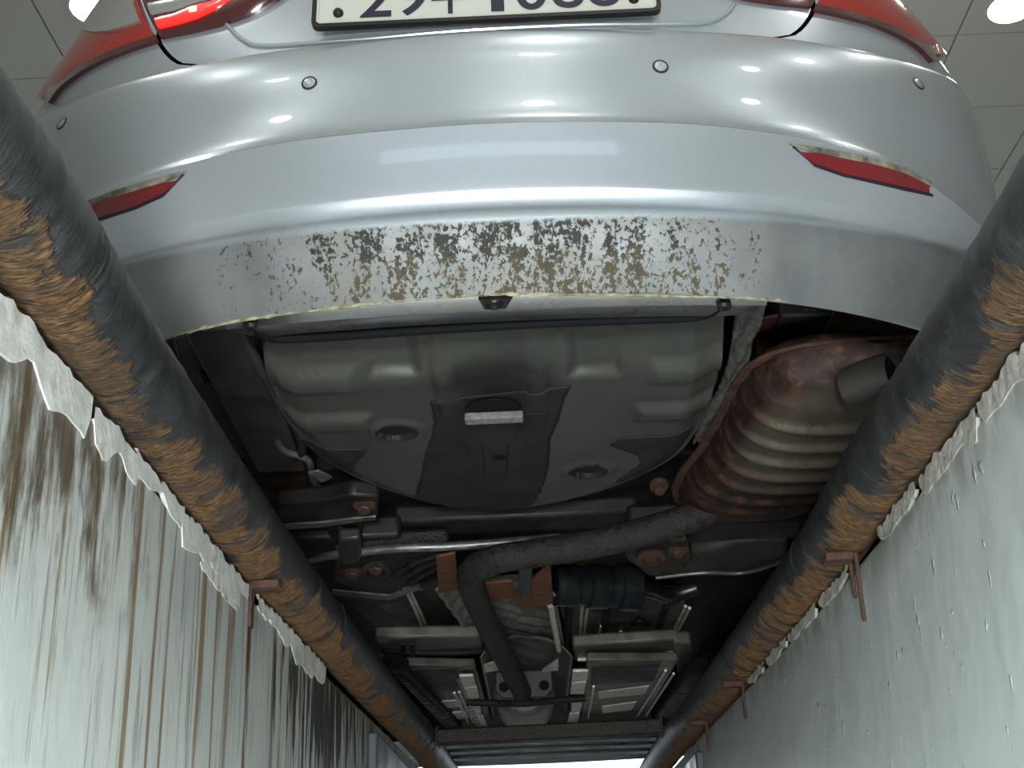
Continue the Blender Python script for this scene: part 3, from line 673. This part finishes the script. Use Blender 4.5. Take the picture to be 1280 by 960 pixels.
def rbox(x, y, cx, cy, hx, hy, soft): return sstep(soft, -soft, np.maximum(np.abs(x - cx) - hx, np.abs(y - cy) - hy))
def W(px, py): return pz(px, py, .345)[:2]
H1, H2 = W(496, 538), W(735, 587); S1, S2 = W(487, 455), W(745, 452)
gL = [W(355, 480), W(430, 478)]; g2 = [W(375, 527), W(450, 527)]; gR = [W(830, 467), W(900, 462)]; gR2 = [W(810, 515), W(880, 510)]
def seam(x, y, A, B, w_): 
    A, B = np.array(A), np.array(B); d = B - A; L = np.linalg.norm(d); d = d / L
    t = np.clip((x - A[0]) * d[0] + (y - A[1]) * d[1], 0, L); dx, dy = x - A[0] - t * d[0], y - A[1] - t * d[1]
    return np.exp(-(dx * dx + dy * dy) / (w_ * w_))
def tub_z(x, y, r):
    z = .345 + .034 * sstep(2.04, 1.86, y) + .022 * sstep(.86, 1.0, r)
    for S in (S1, S2): z += .016 * rbox(x, y, S[0], S[1], .040, .060, .010)
    for c in (gL, g2, gR, gR2):
        mx, my = (c[0] + c[1]) / 2; z -= .014 * rbox(x, y, mx, my, abs(c[1][0] - c[0][0]) / 2 + .02, .030, .016)
        z += .004 * np.exp(-((y - my + .04) / .008) ** 2) * rbox(x, y, mx, my, abs(c[1][0] - c[0][0]) / 2 + .02, .08, .03)
    for Hh in (H1, H2):
        q = np.hypot(x - Hh[0], y - Hh[1]); z += -.006 * sstep(.062, .045, q) * (q > 0) + .035 * sstep(.034, .030, q)
    mid = W(618, 520); z -= .008 * rbox(x, y, W(552, 460)[0], 2.0, .017, .17, .004) + .008 * rbox(x, y, W(670, 455)[0], 2.0, .017, .17, .004)
    z -= .010 * rbox(x, y, W(622, 570)[0], 2.40, .055, .22, .014)
    return z
rs = np.concatenate([np.linspace(.002, .9, 90), np.linspace(.91, 1.0, 10)])
P = []
for a, r in zip(ang, rad):
    x = tc[0] + np.cos(a) * r * rs; y = tc[1] + np.sin(a) * r * rs; z = tub_z(x, y, rs)
    row = [tuple(q) for q in np.stack([x, y, z], 1)]
    row += [(tc[0] + math.cos(a) * r * 1.012, tc[1] + math.sin(a) * r * 1.012, z[-1] + .03), (tc[0] + math.cos(a) * r * 1.03, tc[1] + math.sin(a) * r * 1.03, .57)]
    P.append(row)
tub = MB().grid(P, close_u=True).build('spare_wheel_well', 'well_grey', car, smooth=True, angle=70)
tub['label'] = 'grey pressed steel spare wheel well'
for Hh in (H1, H2):
    hz = float(tub_z(np.array([Hh[0] + .06]), np.array([Hh[1]]), np.array([.5]))[0])
    MB().lathe([(.0004, .003), (.032, .003), (.0345, -.004), (.038, -.0075), (.041, -.006)], (Hh[0], Hh[1], hz), n=32, close=False).build('drain_plug', 'rubber_black', tub, smooth=True)
def tub_patch(name, pix, m, lift=.0015, n=26, parent=tub):
    """flat coating that follows the well's skin: rows of left and right edge"""
    P = []
    for (xl, yl), (xr, yr) in pix:
        a, b_ = W(xl, yl), W(xr, yr); r_ = []
        for t in np.linspace(0, 1, n):
            x, y = a * (1 - t) + b_ * t; q = np.hypot(x - tc[0], y - tc[1]) / np.interp(math.atan2(y - tc[1], x - tc[0]), ang, rad)
            r_.append((x, y, float(tub_z(np.array([x]), np.array([y]), np.array([min(q, 1.0)]))[0]) - lift))
        P.append(r_)
    return MB().grid(P).build(name, m, parent, smooth=True, solid=.002)
def dens(e, n=6):
    out = []
    for (a, b), (c, d) in zip(e[:-1], e[1:]):
        for t in np.linspace(0, 1, n, endpoint=False):
            f_ = lambda p, q: (p[0] + (q[0] - p[0]) * t + rng.normal() * .7, p[1] + (q[1] - p[1]) * t)
            out.append((f_(a, c), f_(b, d)))
    return out + [e[-1]]
tub_patch('sealant_patch', dens([((537, 500), (714, 481)), ((540, 512), (706, 498)), ((543, 528), (697, 528)), ((538, 550), (688, 548)), ((530, 572), (686, 580)), ((526, 595), (680, 605)), ((518, 622), (666, 630)), ((525, 634), (650, 638)), ((556, 641), (610, 644))]), 'sealant_black')
tub_patch('sealant_patch', dens([((372, 560), (462, 560)), ((392, 575), (448, 574)), ((418, 592), (438, 590)), ((436, 600), (452, 598))]), 'sealant_black')
tub_patch('sealant_patch', dens([((778, 547), (868, 541)), ((764, 556), (862, 552)), ((800, 570), (850, 570)), ((800, 580), (838, 582)), ((770, 602), (800, 604))]), 'sealant_black')
# tow eye slot with its pale lip
a, b_ = pz(581, 523, .325), pz(654, 520, .325)
lipm = MB(); lipm.box((a[0], a[1] - .012, .318), (b_[0], a[1] + .018, .332)); slot = lipm.build('tow_lip', 'lip_grey', tub, bevel=.003)
MB().lathe([(.0004, 0), (.034, 0), (.036, .004)], (0, 0, 0), n=26, close=False)
P = [[((a[0] + b_[0]) / 2 + math.cos(t) * .052 * s_, a[1] - .012 - math.sin(t) * .05 * s_, .3335) for s_ in (.02, 1)] for t in np.linspace(0, math.pi, 24)]
MB().grid(P).build('slot_hole', 'dark_gap', slot, solid=.003)
b = MB(); b.prism([pz(x, y, .330) for x, y in [(584, 526), (652, 526), (644, 552), (636, 556), (634, 600), (606, 600), (602, 556), (590, 548)]], (0, 0, .012)); b.build('tow_bracket', 'sealant_black', tub, bevel=.004)
MB().lathe([(.0004, 0), (.013, 0)], pz(624, 572, .3285), n=20, close=False).build('bracket_hole', 'dark_gap', tub)
# rear crossmember under the bumper lip
P = []
for x in np.linspace(-.405, .405, 60):
    e = min(1, (.405 - abs(x)) / .07); k = math.sqrt(max(0, 1 - (1 - e) ** 2)); yb = Y0 + plan(x) * .55
    ln = .035 + .042 * k
    P.append([(CX + x, yb + .095, .42), (CX + x, yb + .112, .345), (CX + x, yb + .130, .324), (CX + x, yb + .145, .318), (CX + x, yb + .125 + ln, .328), (CX + x, yb + .135 + ln, .334), (CX + x, yb + .14 + ln, .35), (CX + x, yb + .14 + ln, .44)])
xm = MB().grid(P).build('rear_crossmember', 'beam_metal', car, smooth=True, angle=30)
c = pz(618, 379, .320); MB().lathe([(.006, .003), (.0135, .002), (.0145, -.002), (.013, -.005), (.009, -.006), (.0004, .001)], c, (0, 0, 1), 20, close=False).build('mounting_hole', 'screw_dark', xm, smooth=True)
b = MB(); b.prism([pz(x, y, .318) for x, y in [(598, 374), (641, 372), (632, 386), (606, 387)]], (0, 0, .004)); b.build('mounting_plate', 'rail_grey', xm)
for pix in ((313, 406), (905, 381)):
    c = pz(*pix, .315); w_ = MB().lathe([(.011, -.003), (.011, .004), (.006, .008), (.0004, .008)], c, (0, -.2, -1), 16).build('bumper_clip', 'screw_dark', bumper, smooth=True)
tube_px('gap_shade', [(318, 408, .33), (330, 418, .33), (352, 423, .335), (420, 420, .335), (520, 413, .335), (620, 407, .335), (740, 401, .335), (850, 397, .335), (884, 392, .335), (900, 381, .33), (905, 372, .33)], .008, 'dark_gap', tub)  # black strip standing in for the shade between crossmember and well
# frame rails and side boxes at the left
def beam(name, A, B, w_, h, z, m, parent=car, bevel=.006):
    A, B = pz(*A, z), pz(*B, z); d = B - A; d /= np.linalg.norm(d); nn = np.array([-d[1], d[0], 0]) * w_ / 2
    b = MB(); b.prism([A - nn, A + nn, A + nn + np.array([0, 0, h]), A - nn + np.array([0, 0, h])], B - A); return b.build(name, m, parent, bevel=bevel)
beam('frame_rail', (268, 412), (352, 590), .105, .16, .40, 'rail_grey')
beam('rail_flange', (292, 408), (350, 510), .016, .02, .375, 'panel_dark')
b_ = prism_px('side_box', [(205, 425), (262, 415), (330, 560), (300, 575), (235, 500)], .43, .12, 'rail_grey')
prism_px('box_slot', [(250, 464), (278, 463), (285, 478), (255, 479)], .427, .004, 'dark_gap', b_, 0)
prism_px('side_bracket', [(215, 423), (268, 416), (266, 438), (258, 444), (222, 447)], .41, .02, 'rail_grey', b_)
prism_px('jack_point', [(300, 560), (380, 555), (385, 610), (320, 615)], .45, .08, 'rust_red')
beam('frame_rail', (1010, 395), (905, 600), .10, .1, .49, 'floor_dark')
# left cables and small clips beside the well
tube_px('brake_cable', [(338, 500, .47), (345, 530, .42), (352, 560, .40), (385, 575, .40), (392, 600, .41), (420, 640, .42)], .008, 'steel_grey')
tube_px('brake_hose', [(345, 540, .42), (365, 572, .41), (378, 560, .40), (368, 530, .42)], .009, 'rubber_black')
prism_px('clip_bracket', [(385, 592), (398, 589), (416, 598), (402, 604)], .38, .006, 'steel_grey', car, .002)
# heat shield at the right of the well: embossed strip and pleats
P = []
for t, (xa, ya, xb_, yb_) in enumerate([(922, 384, 957, 384), (918, 405, 950, 405), (914, 425, 942, 425), (912, 445, 938, 445), (905, 470, 930, 465), (893, 492, 918, 488), (884, 510, 905, 512), (872, 535, 898, 535), (866, 552, 884, 556)]):
    A, B = pz(xa, ya, .40), pz(xb_, yb_, .40); P.append([A + (B - A) * s_ + np.array([0, 0, .006 * math.sin(t * 2.2 + s_ * 9)]) for s_ in np.linspace(0, 1, 8)])
Pd = np.array(P); Pd = np.array([catmull_rows([Pd[i, j] for i in range(len(Pd))], 6) for j in range(Pd.shape[1])]); Pd[:, :, 2] += .0035 * np.sin(Pd[:, :, 1] * 240) * np.sin(Pd[:, :, 0] * 190)
hs = MB().grid(Pd).build('heat_shield', 'shield_alu', car, smooth=True, angle=60, solid=.003)
for k in range(5):
    x0 = 872 + k * 11
    b = MB(); pp_ = [pz(x0, 598 - k * 9, .41), pz(x0 + 9, 590 - k * 9, .41), pz(x0 + 26, 548 - k * 14, .43), pz(x0 + 16, 552 - k * 14, .43)]
    b.prism(pp_, (0, 0, .012)); b.build('shield_pleat', 'shield_alu', hs, bevel=.004)
for q in ([(944, 400), (1010, 388), (1008, 412), (960, 440), (946, 448)], [(1012, 388), (1055, 391), (1050, 410), (1010, 413)], [(1056, 391), (1100, 402), (1080, 424), (1052, 412)]):
    prism_px('shield_plate', q, .50, .006, 'shield_rust', hs, .002)
# muffler
SEC = [(2.02, .660, .030, .012), (2.03, .655, .10, .05), (2.06, .640, .150, .078), (2.12, .622, .172, .096), (2.22, .615, .180, .104), (2.4, .610, .185, .106), (2.55, .600, .192, .102), (2.68, .580, .196, .094), (2.80, .562, .185, .08), (2.90, .548, .155, .058), (2.96, .54, .10, .032), (2.97, .54, .04, .012)]
SA = np.array(SEC); ys = np.concatenate([np.linspace(2.02, 2.07, 10), np.linspace(2.075, 2.86, 150), np.linspace(2.87, 2.97, 14)])
P = []; RIBS = [2.19, 2.275, 2.36, 2.445, 2.53, 2.62, 2.71]
for y in ys:
    xc, hw, hz = (float(np.interp(y, SA[:, 0], SA[:, i])) for i in (1, 2, 3)); rib = sum(math.exp(-((y - q) / .011) ** 2) for q in RIBS)
    r_ = []
    for a in np.linspace(0, 2 * math.pi, 56, endpoint=False):
        ca, sa = math.cos(a), math.sin(a); ex = 2 / 2.9
        X = np.sign(ca) * abs(ca) ** ex; Zc = np.sign(sa) * abs(sa) ** ex
        k = 1 + .13 * rib * (sa < 0) * min(1, abs(sa) * 1.3)
        r_.append((CX + xc + hw * X * (1 + .03 * rib * (sa < 0)), y, .395 + hz * Zc * k * (.4 if Zc > 0 else 1)))
    P.append(r_)
mf = MB().grid(np.array(P).transpose(1, 0, 2), close_u=True).build('muffler', 'muffler_rust', car, smooth=True, angle=60); mf['label'] = 'rusty ribbed exhaust muffler'
rim = []
for y in np.linspace(2.02, 2.97, 60):
    xc, hw = (float(np.interp(y, SA[:, 0], SA[:, i])) for i in (1, 2)); rim.append((y, xc, hw))
outer = [(CX + xc - hw - .016, y, .39) for y, xc, hw in rim] + [(CX + xc + hw + .016, y, .39) for y, xc, hw in rim[::-1]]
MB().prism(outer, (0, 0, .008)).build('seam_flange', 'rust_red', mf, bevel=.002)
# tailpipe tip
c0 = pz(1120, 466, .300); ax = np.array([.72, -.68, -.04]); ax /= np.linalg.norm(ax)
MB().lathe([(.0335, -.001), (.037, 0), (.038, -.02), (.037, -.05), (.034, -.09), (.030, -.09), (.033, -.05), (.0335, -.001)], c0, ax, 32, close=False).build('tailpipe', 'tip_metal', car, smooth=True)
MB().lathe([(.0004, -.012), (.0338, -.012)], c0, ax, 24, close=False).build('tailpipe_dark', 'dark_gap', car)  # black disc standing in for the unlit inside of the pipe
# exhaust pipe over to the tunnel
ex = MB().tube(smooth_path([pz(905, 628, .36), pz(872, 643, .33), pz(815, 662, .30), pz(740, 680, .285), pz(665, 692, .275), pz(618, 700, .27), pz(590, 715, .267), pz(591, 738, .268), pz(607, 775, .262), pz(632, 825, .25), pz(656, 872, .235)], 10), .0335, 28).build('exhaust_pipe', 'exhaust_pipe', car, smooth=True, angle=70)
prism_px('pipe_hanger', [(648, 705), (666, 705), (664, 748), (650, 748)], .262, .01, 'rail_grey', ex, .003)
c = pz(655, 856, .262); MB().prism([c + np.array(q) for q in ((-.10, 0, -.02), (-.075, 0, -.045), (.075, 0, -.045), (.10, 0, -.02), (.10, 0, .05), (-.10, 0, .05))], (0, .016, 0)).build('pipe_flange', 'rail_grey', ex, bevel=.005)
for dx in (-.07, .07): MB().lathe([(.0004, .0), (.018, 0)], c + np.array((dx, -.002, -.005)), (0, 1, 0), 16, close=False).build('flange_hole', 'dark_gap', ex)
rsn = pz(656, 893, .235)
MB().lathe([(.05, -.12), (.105, -.09), (.12, -.05), (.12, .35), (.05, .4)], (rsn[0], rsn[1] - .05, .33), (0, 1, 0), 30).build('resonator', 'aluminium_dull', car, smooth=True)
# rear subframe and suspension
sub = MB(); 
for xa, xe in ((-.70, -.28), (.27, .78)):
    sub.box((CX + xa, 2.98, .36), (CX + xe, 3.14, .42))
sub.box((CX - .30, 3.0, .40), (CX + .30, 3.12, .45)); sf = sub.build('rear_subframe', 'floor_dark', car, bevel=.012)
prism_px('subframe_plate', [(416, 694), (470, 688), (560, 684), (566, 695), (520, 730), (486, 744), (440, 738), (418, 728)], .335, .05, 'subframe_black', sf, .01)
prism_px('subframe_plate', [(778, 684), (860, 676), (866, 700), (850, 716), (812, 722), (784, 700)], .335, .05, 'subframe_black', sf, .01)
prism_px('subframe_lip', [(415, 738), (486, 745), (524, 733), (524, 738), (487, 751), (415, 744)], .33, .006, 'steel_grey', sf, .002)
for k in range(3):
    tube_px('weld_ridge', [(492 + k * 9, 718 + k * 6, .332), (520 + k * 8, 703 + k * 6, .330), (560 + k * 4, 690 + k * 5, .332)], .007, 'subframe_black', sf, 8)
bolt((470, 708), .33, .018, 'bronze_bolt', sf, .018); bolt((440, 715), .33, .016, 'bronze_bolt', sf, .016); bolt((455, 632), .345, .016, 'bronze_bolt', sf, .016)
bolt((813, 693), .33, .020, 'bronze_bolt', sf, .012); bolt((848, 688), .33, .016, 'bronze_bolt', sf, .014); bolt((824, 609), .40, .014, 'bronze_bolt', sf, .016)
MB().lathe([(.024, .02), (.036, .015), (.038, -.015), (.03, -.02), (.026, -.005)], pz(470, 708, .332), (0, -.35, -1), 26, close=False).build('bush_ring', 'subframe_black', sf, smooth=True)
MB().lathe([(.024, .02), (.036, .015), (.038, -.015), (.03, -.02), (.026, -.005)], pz(813, 693, .332), (0, -.35, -1), 26, close=False).build('bush_ring', 'rust_red', sf, smooth=True)
arm = prism_px('control_arm', [(345, 632), (400, 628), (440, 620), (474, 622), (472, 648), (440, 652), (400, 657), (345, 660)], .35, .04, 'floor_dark', car, .008)
prism_px('arm_lip', [(345, 657), (400, 654), (440, 649), (470, 646), (470, 650), (440, 654), (400, 660), (345, 663)], .345, .006, 'steel_grey', arm, .002)
prism_px('control_arm', [(855, 694), (920, 680), (985, 676), (985, 704), (920, 716), (840, 722)], .36, .05, 'panel_dark', car, .012)
tube_px('arm_rib', [(820, 722, .352), (880, 716, .352), (930, 716, .352), (980, 702, .352)], .006, 'steel_grey', car, 8)
stb = tube_px('stabilizer_bar', [(330, 712, .36), (398, 697, .335), (440, 691, .33), (500, 685, .33), (560, 683, .33), (630, 678, .335), (700, 672, .35)], .011, 'steel_grey')
prism_px('bar_clamp', [(423, 676), (450, 674), (452, 697), (448, 706), (426, 707), (423, 697)], .315, .03, 'rail_grey', stb, .008)
prism_px('clamp_bracket', [(402, 652), (452, 652), (452, 676), (424, 680), (412, 672)], .36, .01, 'subframe_black', stb, .003)
tube_px('drop_link', [(424, 660, .35), (432, 664, .34), (444, 663, .34), (450, 672, .335)], .007, 'rubber_black')
# brackets, canister
prism_px('hanger_bracket', [(545, 697), (569, 692), (574, 738), (548, 742)], .31, .008, 'rust_bracket', car, .003, 'rust orange exhaust hanger plate left of the pipe')
hb = prism_px('hanger_bracket', [(606, 730), (640, 727), (644, 742), (688, 704), (692, 755), (652, 764), (640, 748), (608, 748)], .305, .008, 'rust_bracket', car, .003)
ca = pz(690, 731, .40); cb = pz(786, 734, .40); axx = cb - ca; Lc = np.linalg.norm(axx)
can = MB().lathe([(.03, 0), (.058, .005), (.062, .01), (.062, .07), (.058, .075), (.058, .105), (.066, .11), (.066, .165), (.061, .17), (.061, .2), (.07, .205), (.07, .262), (.058, .27), (.03, .275)], ca, axx, 30).build('fuel_canister', 'canister_navy', car, smooth=True, angle=30)
tube_px('canister_pipe', [(784, 734, .40), (812, 737, .41), (836, 744, .42), (870, 735, .44)], .026, 'canister_navy')
# floor panels between the subframe and the cross brace
lp_ = prism_px('tank_panel', [(424, 744), (540, 738), (570, 800), (490, 806)], .44, .03, 'panel_dark', car, .006, 'dark tank panel left of the tunnel')
prism_px('panel_step', [(526, 733), (552, 722), (584, 800), (560, 804)], .43, .03, 'panel_dark', lp_, .006)
tube_px('panel_ridge', [(503, 730, .428), (518, 760, .428), (530, 789, .428)], .006, 'aluminium', lp_, 8)
tube_px('panel_ridge', [(508, 728, .428), (524, 762, .428), (532, 780, .428)], .005, 'aluminium', lp_, 8)
rp_ = prism_px('tank_panel', [(696, 750), (860, 742), (836, 806), (716, 812)], .44, .03, 'panel_olive', car, .006, 'olive grey tank panel right of the tunnel')
for pts_ in ([(728, 752), (724, 812)], [(735, 752), (728, 812)], [(776, 790), (768, 810)], [(857, 758), (838, 796)], [(862, 760), (842, 798)], [(752, 782), (745, 810)]):
    tube_px('panel_ridge', [(x, y, .437) for x, y in pts_], .006, 'aluminium', rp_, 8)
for pts_ in ([(712, 752), (708, 808)], [(838, 745), (815, 806)], [(760, 752), (752, 806)]):
    tube_px('panel_groove', [(x, y, .438) for x, y in pts_], .014, 'panel_dark', rp_, 8)
tube_px('vent_hose', [(790, 780, .43), (800, 776, .425), (812, 781, .43)], .007, 'rubber_black')
# tunnel heat shield: crumpled arch
def tunnel(name, A0, A1, B0, B1, z0, rise, m, wr=.006, nn=40):
    P = []
    for t in np.linspace(0, 1, nn):
        l = pz(A0[0] + (B0[0] - A0[0]) * t, A0[1] + (B0[1] - A0[1]) * t, z0); r = pz(A1[0] + (B1[0] - A1[0]) * t, A1[1] + (B1[1] - A1[1]) * t, z0)
        row = []
        for s_ in np.linspace(0, 1, 30):
            p = l + (r - l) * s_; k = 1 - abs(2 * s_ - 1) ** 3.0
            p = p + np.array([0, 0, rise * k + wr * math.sin(t * 46 + 3 * math.sin(s_ * 7)) * (.4 + k)]); row.append(p)
        P.append(row)
    return MB().grid(P).build(name, m, car, smooth=True, angle=70, solid=.003)
ts = tunnel('tunnel_shield', (544, 738), (694, 744), (606, 822), (708, 822), .36, .06, 'aluminium_dull', .007)
tunnel('tunnel_shield', (600, 822), (716, 822), (618, 905), (706, 905), .295, .07, 'panel_olive', .002)
for q in ([(604, 832), (622, 826), (625, 838), (606, 841)], [(680, 836), (698, 824), (698, 838), (676, 841)]): prism_px('shield_clip', q, .30, .006, 'aluminium', ts, .002)
tube_px('exhaust_strap', [(688, 756, .36), (694, 788, .35), (699, 812, .34)], .010, 'aluminium')
# cross braces
xb1 = prism_px('floor_brace', [(468, 798), (600, 796), (606, 818), (486, 820)], .33, .04, 'panel_olive', car, .008)
tube_px('brake_line', [(478, 813, .325), (540, 816, .323), (598, 814, .323), (616, 806, .325)], .009, 'rubber_black')
for k in range(2): prism_px('line_clip', [(500 + k * 12, 806), (507 + k * 12, 806), (508 + k * 12, 828), (501 + k * 12, 828)], .318, .01, 'rubber_black', xb1, .002)
xb2 = prism_px('floor_brace', [(716, 808), (848, 800), (852, 820), (716, 826)], .33, .04, 'panel_olive', car, .008)
tube_px('brace_edge', [(722, 824, .325), (780, 823, .325), (842, 816, .325)], .008, 'aluminium', xb2, 8)
prism_px('brace_end', [(842, 804), (864, 804), (864, 838), (846, 842)], .32, .04, 'panel_olive', xb2, .008)
# front floor panels and rails
for L_, q, q2, m in ((1, [(506, 832), (594, 834), (618, 912), (566, 912)], [(510, 838), (570, 836), (576, 864), (528, 866)], 'panel_olive'), (0, [(734, 826), (848, 826), (800, 908), (724, 910)], [(740, 834), (826, 830), (818, 852), (738, 856)], 'panel_olive')):
    fp = prism_px('floor_panel', q, .29, .03, m, car, .006, 'left front floor panel' if L_ else 'right front floor panel')
    prism_px('floor_hatch', q2, .286, .006, 'floor_dark', fp, .002)
    for pts_ in (([(568, 866), (586, 905)], [(574, 864), (592, 904)]) if L_ else ([(832, 838), (790, 906)], [(842, 842), (800, 906)], [(742, 858), (734, 904)])):
        tube_px('panel_ridge', [(x, y, .287) for x, y in pts_], .005, 'aluminium', fp, 8)
    for k, pts_ in enumerate(([(545, 878), (576, 876), (578, 884), (548, 886)], [(556, 892), (582, 890), (586, 898), (562, 900)]) if L_ else ([(748, 866), (812, 858), (806, 868), (748, 874)], [(752, 884), (796, 878), (790, 888), (752, 892)])):
        prism_px('floor_swage', pts_, .285, .01, 'aluminium', fp, .006)
for pts_ in ([(574, 846), (592, 846), (596, 858), (577, 860)], [(578, 861), (596, 859), (600, 873), (582, 875)], [(584, 880), (600, 880), (602, 894), (590, 898)], [(592, 899), (604, 896), (612, 914), (597, 914)],
             [(716, 840), (736, 840), (734, 851), (714, 853)], [(714, 855), (733, 853), (730, 868), (712, 868)], [(714, 876), (729, 876), (726, 890), (714, 892)], [(712, 893), (725, 892), (722, 908), (708, 908)]):
    prism_px('brace_plate', pts_, .27, .012, 'aluminium', car, .004)
for k in range(16):
    x0, y0 = 572 + k * 1.75, 850 + k * 3.9
    prism_px('rail_tab', [(x0 - 1, y0), (x0 + 3.4, y0 - .6), (x0 + 4, y0 + 1.3), (x0 - .6, y0 + 1.9)], .268, .004, 'steel_grey', car, 0)
tube_px('shift_cable', [(583, 878, .22), (620, 879, .215), (655, 879, .205), (690, 876, .215), (732, 873, .22)], .012, 'rubber_black')
# ribbed side covers
for L_, q in ((1, [(480, 832), (506, 838), (580, 914), (560, 914)]), (0, [(862, 842), (886, 836), (840, 905), (812, 905)])):
    sc_ = prism_px('side_cover', q, .26, .05, 'rubber_black', car, .008)
    if L_:
        for k in range(20):
            x0, y0 = 494 + k * 3.9, 846 + k * 3.5
            prism_px('cover_rib', [(x0, y0), (x0 + 11, y0 + 2), (x0 + 12, y0 + 3.2), (x0, y0 + 1.4)], .255, .006, 'panel_dark', sc_, 0)
# engine undertray and nose
ut = MB(); ut.box((CX - .62, 5.5, .225), (CX + .62, 6.25, .24)); uto = ut.build('engine_undertray', 'plastic_blue', car, bevel=.004)
for k in range(3): MB().box((CX - .55, 5.62 + k * .22, .216), (CX + .55, 5.68 + k * .22, .228)).build('tray_rib', 'plastic_blue', uto, bevel=.006)
MB().box((CX - .62, 5.47, .25), (CX + .62, 5.5, .50)).build('tray_wall', 'rubber_black', uto)
for sx_ in (-1, 1):
    b = MB(); b.box((CX + sx_ * .86 - .03, 3.2, .19), (CX + sx_ * .86 + .03, 5.1, .5)); b.build('sill', 'rubber_black', car, bevel=.01)
